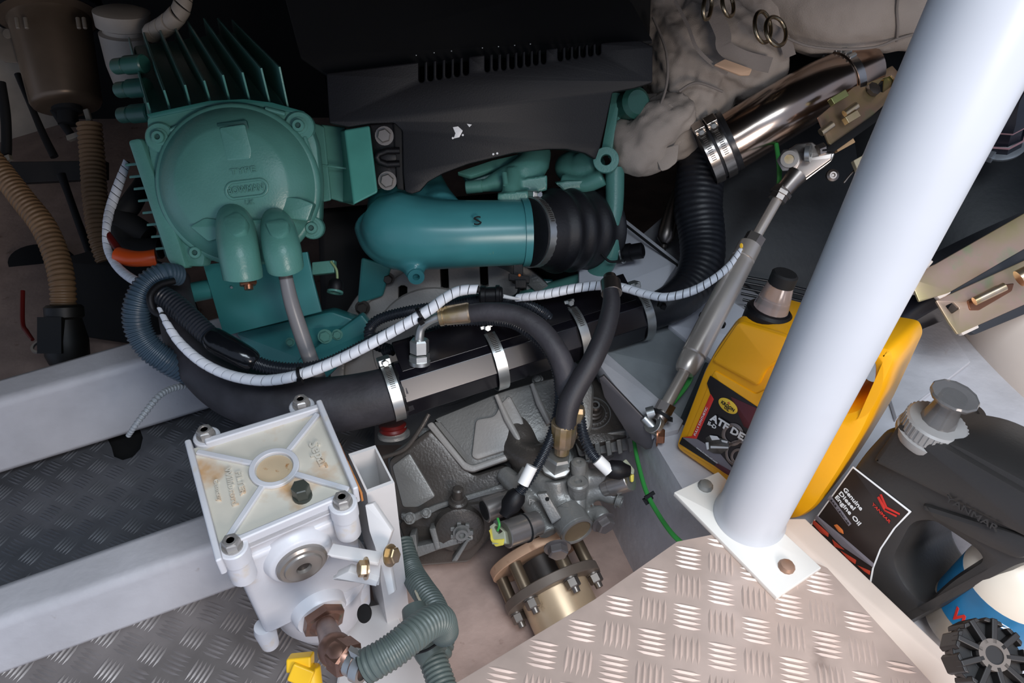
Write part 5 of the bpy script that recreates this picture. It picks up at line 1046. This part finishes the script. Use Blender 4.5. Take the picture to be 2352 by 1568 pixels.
# sealed fitting on the drum
fi = thing('hose_fitting', 'black capped hose fitting with a grey flange on the drum at the right edge', 'hose fitting', P(2310, 290, 1.0))
a = P(2300, 330, 1.03); ax_ = P(2335, 190, .93)-a
M().lathe(a, ax_, [(0, .030), (.006, .032), (.008, .026)], 32).out('flange', mat('grey_flange', '#6d7379', .35, metal=.5), fi, 30)
M().lathe(a, ax_, [(.008, .026), (.018, .026), (.020, .022), (.05, .022), (.052, .027), (.075, .028), (.09, .024), (.11, .022), (.14, .030)], 8).out('cap', mat('navy_black', '#12151f', .35), fi, 30)
M().ring(a+ax_.normalized()*.053, ax_, .0255, .0275, -.001, .001, 8).ring(a+ax_.normalized()*.022, ax_, .0255, .0275, -.001, .001, 8).out('red_line', mat('dull_pink', '#8c6d72', .5), fi, 30)
for i in range(3):
    a_ = 2*math.pi*i/3+.6; u_, w_ = ortho(ax_); M().box(a+(u_*math.cos(a_)+w_*math.sin(a_))*.030+ax_.normalized()*.008, (u_*math.cos(a_)+w_*math.sin(a_))*.006, (w_*math.cos(a_)-u_*math.sin(a_))*.005, ax_.normalized()*.006).out('lug', MATS['grey_flange'], fi, bev=.001)
# loose black hose under the drum
lh = thing('rubber_hose', 'smooth dark hose bulging out beside the white post above the yellow jug handle', 'hose', P(2040, 740, 1.08))
hose('hose', [(1900, 830, 1.12, 40), (1960, 780, 1.10, 46), (2020, 740, 1.08, 46), (2080, 700, 1.08, 42), (2160, 660, 1.10, 38)], mat('navy_rubber', '#1c1f2a', .3), lh, seg=26)
# ripples of black liner behind the spout
lr = thing('hull_liner', 'black rippled liner edge behind the spout of the yellow jug', 'liner', P(1800, 650, 1.15))
slab('sheet', [(1560, 330), (1700, 250), (1960, 300), (2000, 560), (1910, 830), (1860, 800), (1760, 690), (1700, 640), (1600, 600), (1545, 500)], fr(1790, 600, 1.17, (-.05, .12, 1)), .004, drum, lr, rad=.02)
for i in range(6):
    y = 640+i*14; M().tube([P(1690+i*4, y-8, 1.125), P(1770, y+6, 1.12), P(1870, y+30, 1.12)], .0022, 8).out('ripple', mat('glossy_black', '#15161a', .2), lr, 60)
# ================= stainless exhaust pipe
xp = thing('exhaust_pipe', 'polished stainless exhaust pipe clamped between lagging and ribbed hose', 'exhaust pipe', P(1780, 270, 1.08))
hose('pipe', [(1640, 345, 1.10, 66), (1690, 320, 1.09, 66), (1780, 265, 1.075, 66), (1870, 212, 1.075, 64), (1930, 180, 1.08, 60), (1990, 150, 1.09, 56)], mat('polished_steel', '#b5aaa2', .19, metal=1, var=.06, col2='#b89a86', sc=10), xp, seg=48)
hose('rubber_sleeve', [(1615, 356, 1.10, 68), (1650, 338, 1.095, 70), (1672, 326, 1.092, 70)], rub, xp, seg=40)
hose('end_ring', [(1672, 326, 1.092, 71), (1682, 321, 1.09, 71)], mat('worn_black_metal', '#3b3b3d', .3, metal=.6), xp, seg=40)
pa, pb = P(1625, 352, 1.10), P(1690, 318, 1.09)
for t_, lab_ in ((.0, 'steel hose clamp on the lower end of the polished exhaust pipe'), (.42, 'second steel clamp beside the first on the exhaust pipe sleeve')):
    clamp('hose_clamp', pa.lerp(pb, t_), pb-pa, .0465, c2w(-.75, .35, .6), steel, lab_, wd=.014)
cu_ = thing('hose_clamp', 'bright worm-drive clamp where the exhaust pipe meets the lagging', 'hose clamp', P(1930, 170, 1.03))
m = M(); cc_ = P(1935, 178, 1.08); ax_ = P(1990, 150, 1.09)-P(1870, 212, 1.075)
m.ring(cc_, ax_, .0385, .0405, -.006, .006, 40).out('band', steel, cu_, 40)
u_ = c2w(.1, .9, .6); ax2 = ax_.normalized(); u_ = (u_-ax2*u_.dot(ax2)).normalized(); w_ = ax2.cross(u_)
for i in range(7):
    a_ = -.9+i*.22; dd_ = u_*math.cos(a_)+w_*math.sin(a_)*(1 if w_.dot(c2w(0, 0, 1)) > 0 else -1); M().box(cc_+dd_*.0415, ax2*.006, dd_*.002, ax2.cross(dd_)*.0025).out('worm_tooth', zinc, cu_, bev=.0006)
# ================= beige lagging
lg = thing('lagging_blanket', 'beige cloth lagging blanket with lacing rings wrapped over the exhaust', 'lagging blanket', P(1650, 150, 1.1))
m = M()
RB = random.Random(5)
def folded(m, pp, nf, fr_=11, seg=28):
    tb(m, pp, seg)
    p_, r_ = path(pp, 8)
    for k_ in range(nf):
        a0 = RB.uniform(-1.5, 1.5); da = RB.uniform(-.9, .9); s0 = RB.uniform(0, .4); s1 = RB.uniform(.6, 1); q_ = []; rr_ = []
        i0, i1 = int(s0*(len(p_)-1)), int(s1*(len(p_)-1))
        for i in range(i0, i1+1):
            t_ = (p_[min(i+1, len(p_)-1)]-p_[max(i-1, 0)]).normalized(); vw_ = (CAM-p_[i]).normalized(); vw_ = (vw_-t_*vw_.dot(t_)).normalized(); sd_ = t_.cross(vw_)
            f_ = (i-i0)/max(1, i1-i0); an = a0+da*f_; q_.append(p_[i]+(vw_*math.cos(an)+sd_*math.sin(an))*(r_[i]*.97)); rr_.append(fr_*1.1/F*(.35+.65*math.sin(math.pi*f_)))
        if len(q_) > 3: m.tube(q_, rr_, 8)
folded(m, [(1500, -60, 1.22, 60), (1540, 40, 1.18, 88), (1575, 130, 1.15, 100), (1590, 210, 1.14, 96), (1560, 280, 1.13, 80), (1510, 315, 1.12, 62)], 16)
folded(m, [(1560, 30, 1.17, 70), (1640, 100, 1.13, 110), (1720, 140, 1.12, 95), (1790, 150, 1.12, 70)], 12)
folded(m, [(1640, -60, 1.16, 90), (1720, 0, 1.13, 110), (1820, 40, 1.10, 80)], 10)
tb(m, [(1500, 250, 1.13, 50), (1470, 300, 1.11, 56), (1450, 340, 1.10, 45)], 24)
o = m.out('blanket', blank, lg, 60, remesh=.0035, sm=5)
tx = bpy.data.textures.new('folds', 'CLOUDS'); tx.noise_scale = .045; tx.noise_depth = 2
d_ = o.modifiers.new('folds', 'DISPLACE'); d_.texture = tx; d_.strength = .018; d_.mid_level = .5
m = M(); tb(m, [(1800, -80, 1.12, 140), (1900, -10, 1.08, 130), (2010, 0, 1.06, 110), (2110, 10, 1.06, 100), (2200, -20, 1.06, 90)], 28)
tb(m, [(1790, 60, 1.10, 30), (1860, 105, 1.08, 16), (1960, 112, 1.06, 10), (2060, 95, 1.06, 12), (2130, 60, 1.06, 12)], 20)
o = m.out('flap', blank, lg, 60, remesh=.005, sm=5)
d_ = o.modifiers.new('folds', 'DISPLACE'); d_.texture = tx; d_.strength = .010; d_.mid_level = .5
hose('seam', [(1792, 78, 1.035, 3), (1850, 104, 1.03, 3), (1930, 113, 1.03, 3), (2010, 108, 1.03, 3), (2060, 90, 1.03, 3), (2120, 72, 1.03, 3)], blank2, lg)
hose('seam', [(2065, -20, .99, 3), (2060, 20, 1.0, 3), (2062, 60, 1.015, 3), (2060, 95, 1.035, 3)], blank2, lg)
m = M(); folded(m, [(1560, 250, 1.10, 60), (1500, 300, 1.09, 56), (1450, 350, 1.09, 40)], 16, 15); tb(m, [(1450, 300, 1.10, 36), (1440, 335, 1.09, 44), (1448, 365, 1.085, 38), (1500, 350, 1.09, 44), (1525, 345, 1.09, 36)], 20); o = m.out('cuff', blank, lg, 60, remesh=.004, sm=4)
d_ = o.modifiers.new('folds', 'DISPLACE'); d_.texture = tx; d_.strength = .022; d_.mid_level = .5
sl = fr(1520, 380, 1.07, (-.1, 0, 1))
slab('loose_flap', [(1495, 350), (1560, 330), (1555, 372), (1535, 388), (1518, 393), (1512, 375)], sl, .004, blank, lg, bev=.001, rad=.004)
slab('loose_flap', [(1478, 262), (1540, 235), (1560, 265), (1530, 300), (1495, 320), (1482, 290)], fr(1520, 280, 1.055, (-.15, .1, 1)), .004, blank, lg, bev=.0015, rad=.004)
def strap(pp, wpx, m_=None):
    p_ = [P(*q) for q in crom(pp, 6)]; m = M(); k_ = wpx*1.05/F/2
    vs = []
    for i, q in enumerate(p_):
        t = (p_[min(i+1, len(p_)-1)]-p_[max(i-1, 0)]).normalized(); nn = (CAM-q).normalized(); s_ = t.cross(nn).normalized(); nn = s_.cross(t)
        vs += [q-s_*k_, q+s_*k_, q+s_*k_-nn*.003, q-s_*k_-nn*.003]
    fs = []
    for i in range(len(p_)-1):
        for j in range(4): fs.append((4*i+j, 4*i+(j+1) % 4, 4*i+4+(j+1) % 4, 4*i+4+j))
    fs += [(0, 1, 2, 3), tuple(len(vs)-4+i for i in range(4))]
    m.add(vs, fs).out('strap', m_ or blank2, lg, 40)
strap([(1635, 20, 1.035), (1660, 75, 1.03), (1665, 110, 1.03), (1710, 135, 1.03), (1770, 150, 1.045)], 34)
strap([(1760, 60, 1.03), (1800, 90, 1.035), (1815, 130, 1.05)], 26)
hose('seam', [(1560, 210, 1.06, 3), (1600, 190, 1.055, 3), (1660, 210, 1.06, 3)], blank2, lg)
hose('seam', [(1500, 40, 1.09, 3), (1530, 120, 1.06, 3), (1530, 200, 1.055, 3), (1500, 280, 1.055, 3)], blank2, lg)
strap([(1550, 0, 1.05), (1580, 60, 1.035), (1600, 110, 1.03), (1640, 150, 1.03), (1670, 170, 1.035)], 8, blank2)
slab('pull_tab', [(1640, 148), (1665, 135), (1728, 158), (1722, 172), (1700, 172)], fr(1690, 155, 1.02, (0, .1, 1)), .004, mat('peach_tab', '#c4a184', .8), lg, bev=.001)
ringm = mat('brass_ring', '#9a8a72', .3, metal=1)
def dring(x, y, d, rx, ry, tilt, lab_=None):
    p_ = []
    for i in range(25):
        a_ = 2*math.pi*i/24; X, Y = rx*math.cos(a_), ry*math.sin(a_); p_.append(P(x+X*math.cos(tilt)-Y*math.sin(tilt), y+X*math.sin(tilt)+Y*math.cos(tilt), d+.012*math.cos(a_)))
    M().tube(p_, .0028, 10).out('lacing_ring', ringm, lg, 60)
dring(1625, 15, 1.00, 9, 30, .1); dring(1672, 10, 1.0, 12, 28, -.2); dring(1752, 62, 1.0, 18, 36, -.15); dring(1782, 72, 1.0, 22, 34, -.3)
# ================= left-hand background
k = thing('sea_strainer', 'dark cylindrical strainer hanging at the top left against the hull', 'strainer', P(140, 120, 1.4))
a, b = P(112, 34, 1.42), P(152, 232, 1.42)
M().lathe(a, b-a, [(0, .085), (.006, .088), (.012, .072), (.02, .070), (.17, .062), (.178, .058), (.182, .05)], 40).out('canister', mat('brown_steel', '#6d5c4c', .35, metal=.5, var=.2, sc=8), k, 40)
M().lathe(a, b-a, [(-.03, .09), (-.026, .096), (.004, .098), (.006, .07)], 32).out('lid_rim', blkm, k, 30, bev=.003)
for x in (38, 58, 178, 192): M().cyl(P(x, 40, 1.33), P(x+4, 66, 1.33), .0035, bev=.001).out('lid_screw', mat('dull_screw', '#8a7f72', .5, metal=.4), k)
M().lathe(b, c2w(.1, -1, 0), [(0, .028), (.02, .026), (.022, .018), (.045, .018)], 24).out('outlet', blkm, k, 40)
M().box(P(202, 265, 1.38), c2w(.3, -1, 0)*.012, c2w(1, .3, 0)*.005, c2w(0, 0, 1)*.004).out('clip', mat('dull_white', '#8b8478', .5), k, bev=.002)
k = thing('corrugated_hose', 'brown corrugated hose dropping straight down from the strainer', 'hose', P(215, 420, 1.4))
corr('hose', [(205, 285, 1.38, 27), (212, 360, 1.38, 27), (218, 450, 1.37, 27), (228, 540, 1.36, 25), (245, 600, 1.36, 23)], corbr, k, pitch=.0085, amp=.05, seg=20)
k = thing('corrugated_hose', 'brown corrugated hose curving in from the left edge into a black valve', 'hose', P(100, 520, 1.3))
corr('hose', [(-40, 340, 1.30, 26), (0, 390, 1.30, 26), (50, 455, 1.29, 27), (100, 520, 1.28, 28), (130, 590, 1.27, 28), (143, 650, 1.26, 28), (146, 705, 1.26, 28)], corbr, k, pitch=.0085, amp=.05, seg=20)
k = thing('sea_valve', 'black plastic sea valve at the foot of the brown corrugated hose', 'valve', P(140, 760, 1.25))
M().lathe(P(146, 700, 1.25), c2w(.02, -1, -.1), [(0, .026), (.004, .030), (.02, .030), (.024, .026), (.06, .034), (.085, .034), (.1, .028)], 24).box(P(130, 770, 1.24), c2w(1, 0, 0)*.02, c2w(0, 1, 0)*.03, c2w(0, 0, 1)*.02).out('body', mat('black_valve', '#161513', .5), k, 40)
hose('handle', [(52, 668, 1.3, 5), (52, 740, 1.28, 5), (62, 762, 1.27, 5), (75, 780, 1.26, 4)], red, k)
M().ring(P(95, 795, 1.24), c2w(0, .6, .6), .012, .016, -.002, .002).out('clip', zinc, k)
k = thing('oil_filter', 'white painted canister behind the green fins at the top left', 'filter', P(290, 60, 1.3))
m = M().lathe(P(300, 150, 1.34), P(285, 62, 1.30)-P(300, 150, 1.34), [(-.03, .034), (0, .040), (.055, .043), (.058, .036), (.064, .036), (.068, .045), (.092, .046), (.096, .035)], 40)
m.out('canister', mat('dusty_white', '#a59a8e', .6, var=.08, bump=.3), k, 40)
for i in range(12):
    a_ = -.8+i*.13; pass
k = thing('wrapped_hose', 'beige wrapped hose bending over the white canister', 'hose', P(380, 40, 1.25))
spiral('wrap', [(350, 75, 1.24, 22), (375, 62, 1.23, 23), (400, 42, 1.22, 22), (418, 15, 1.22, 20), (425, -30, 1.22, 19)], k, pitch=.016)
bpy.data.objects['wrap'].data.materials.clear(); bpy.data.objects['wrap'].data.materials.append(MATS['dusty_white'])
for i, (pp, r_, lab_) in enumerate((([(100, 210, 1.42, 9), (130, 262, 1.42, 9), (160, 305, 1.42, 9), (170, 318, 1.42, 9)], 9, 'black cable running down beside the strainer outlet'), ([(40, 170, 1.44, 7), (70, 240, 1.44, 7), (100, 310, 1.44, 8), (125, 360, 1.44, 9)], 7, 'thin black cable slanting across the beige hull'), ([(0, 190, 1.4, 12), (12, 260, 1.4, 11), (15, 330, 1.4, 11), (12, 370, 1.4, 12)], 11, 'black hose at the left edge above the brown hose'), ([(140, 400, 1.5, 10), (155, 440, 1.5, 8), (180, 510, 1.5, 8), (210, 590, 1.5, 9)], 8, 'thin black cable between the two brown corrugated hoses'))):
    k = thing('cable', lab_, 'cable', P(*pp[1][:3])); hose('cable', pp, blkm, k, seg=12)
    if i in (0, 2): M().box(P(pp[-1][0], pp[-1][1]-4, pp[-1][2]-.01), c2w(1, .35, 0)*.012, c2w(-.3, 1, 0)*.005, c2w(0, 0, 1)*.006).out('clip', MATS['dull_white'], k, bev=.001)
k = thing('bracket_plate', 'worn steel bracket at the left edge beside the strainer', 'bracket', P(25, 100, 1.4))
slab('plate', [(-20, 62), (28, 66), (56, 145), (10, 142), (-20, 120)], fr(20, 105, 1.4, (0, .1, 1)), .004, mat('dull_metal', '#85796c', .5, metal=.3), k, bev=.001)
M().lathe(P(19, 78, 1.39), c2w(0, 0, 1), [(0, .009), (.004, .008)], 16).out('bolt', MATS['dull_screw'], k)
k = thing('battery_cable', 'thick black battery cable with an orange sleeve left of the exchanger', 'cable', P(300, 580, 1.1))
hose('cable', [(330, 420, 1.14, 20), (300, 470, 1.12, 24), (275, 510, 1.11, 22), (290, 560, 1.10, 22), (330, 570, 1.10, 24), (370, 570, 1.10, 24)], blkm, k)
hose('orange_sleeve', [(272, 586, 1.06, 19), (300, 593, 1.055, 19), (330, 594, 1.055, 18), (358, 591, 1.06, 19)], orange, k, seg=24, label='orange sleeve')
hose('red_sleeve', [(240, 525, 1.08, 6), (252, 545, 1.075, 8), (268, 568, 1.07, 9), (280, 585, 1.065, 10)], red, k, label='dark red sleeve')
hose('cover', [(262, 500, 1.11, 26), (300, 520, 1.11, 30), (340, 545, 1.11, 28)], blkm, k)
k = thing('wire', 'thin silvery braided wire lying over the left frame into the finger notch', 'wire', P(340, 940, 1.0))
corr('wire', [(430, 884, 1.0, 8), (390, 894, .975, 8), (362, 912, .955, 8), (335, 945, .945, 8), (312, 975, .94, 7), (295, 1000, .95, 6)], mat('silvery_wrap', '#a3a6a8', .4), k, pitch=.005, amp=.12, seg=12)
k = thing('hull_recess', 'dark recess cover lying on the hull side below the brown hoses', 'cover', P(300, 700, 1.3))
slab('cover', [(120, 600), (260, 560), (420, 620), (470, 760), (380, 800), (180, 770)], fr(300, 700, 1.34, (0, .2, 1)), .01, blkm, k)
# ================= items beyond the right of the engine
k = thing('damper_rod', 'slim steel damper with a round foot standing behind the ribbed hose', 'damper', P(1540, 520, 1.2))
a, b = P(1560, 420, 1.22), P(1522, 570, 1.20)
M().lathe(a, b-a, [(0, .004), (.04, .012), (.085, .014), (.10, .013), (.108, .006)], 24).out('body', steelm, k, 40)
M().lathe(P(1522, 602, 1.2), P(1524, 565, 1.2)-P(1522, 602, 1.2), [(0, .013), (.002, .013), (.003, .004), (.022, .004), (.023, .007), (.028, .007)], 20).out('foot', darks, k, 40)
k = thing('plug_connector', 'black cylindrical plug connector lying behind the green coolant pipe', 'connector', P(1440, 580, 1.12))
M().lathe(P(1385, 590, 1.13), P(1480, 574, 1.10)-P(1385, 590, 1.13), [(0, .010), (.036, .010), (.037, .014), (.045, .014), (.046, .012), (.062, .012), (.064, .009)], 24).out('body', blk, k, 30)
M().ring(P(1430, 583, 1.115), P(1480, 574, 1.10)-P(1385, 590, 1.13), .0125, .0146, -.001, .001, 24).out('silver_ring', zinc, k)
hose('tie', [(1378, 578, 1.09, 3), (1400, 600, 1.085, 3), (1430, 598, 1.09, 3)], blkm, k)
k = thing('floor_joint', 'thin black seam strip running across the pale engine bed', 'strip', P(1470, 550, 1.2))
hose('strip', [(1410, 495, 1.21, 3), (1480, 550, 1.17, 3), (1560, 612, 1.14, 3)], blkm, k)
# ================= screw cap on the ledge behind the dark jug
k = thing('deck_fitting', 'dark oval fitting in the hull shelf behind the grey spout', 'fitting', onz(2225, 945, ZS))
M().lathe(onz(2225, 950, ZS+.001), EZ, [(0, .022), (.004, .020), (.004, .012), (.002, .010)], 28).out('ring', darks, k, 30)
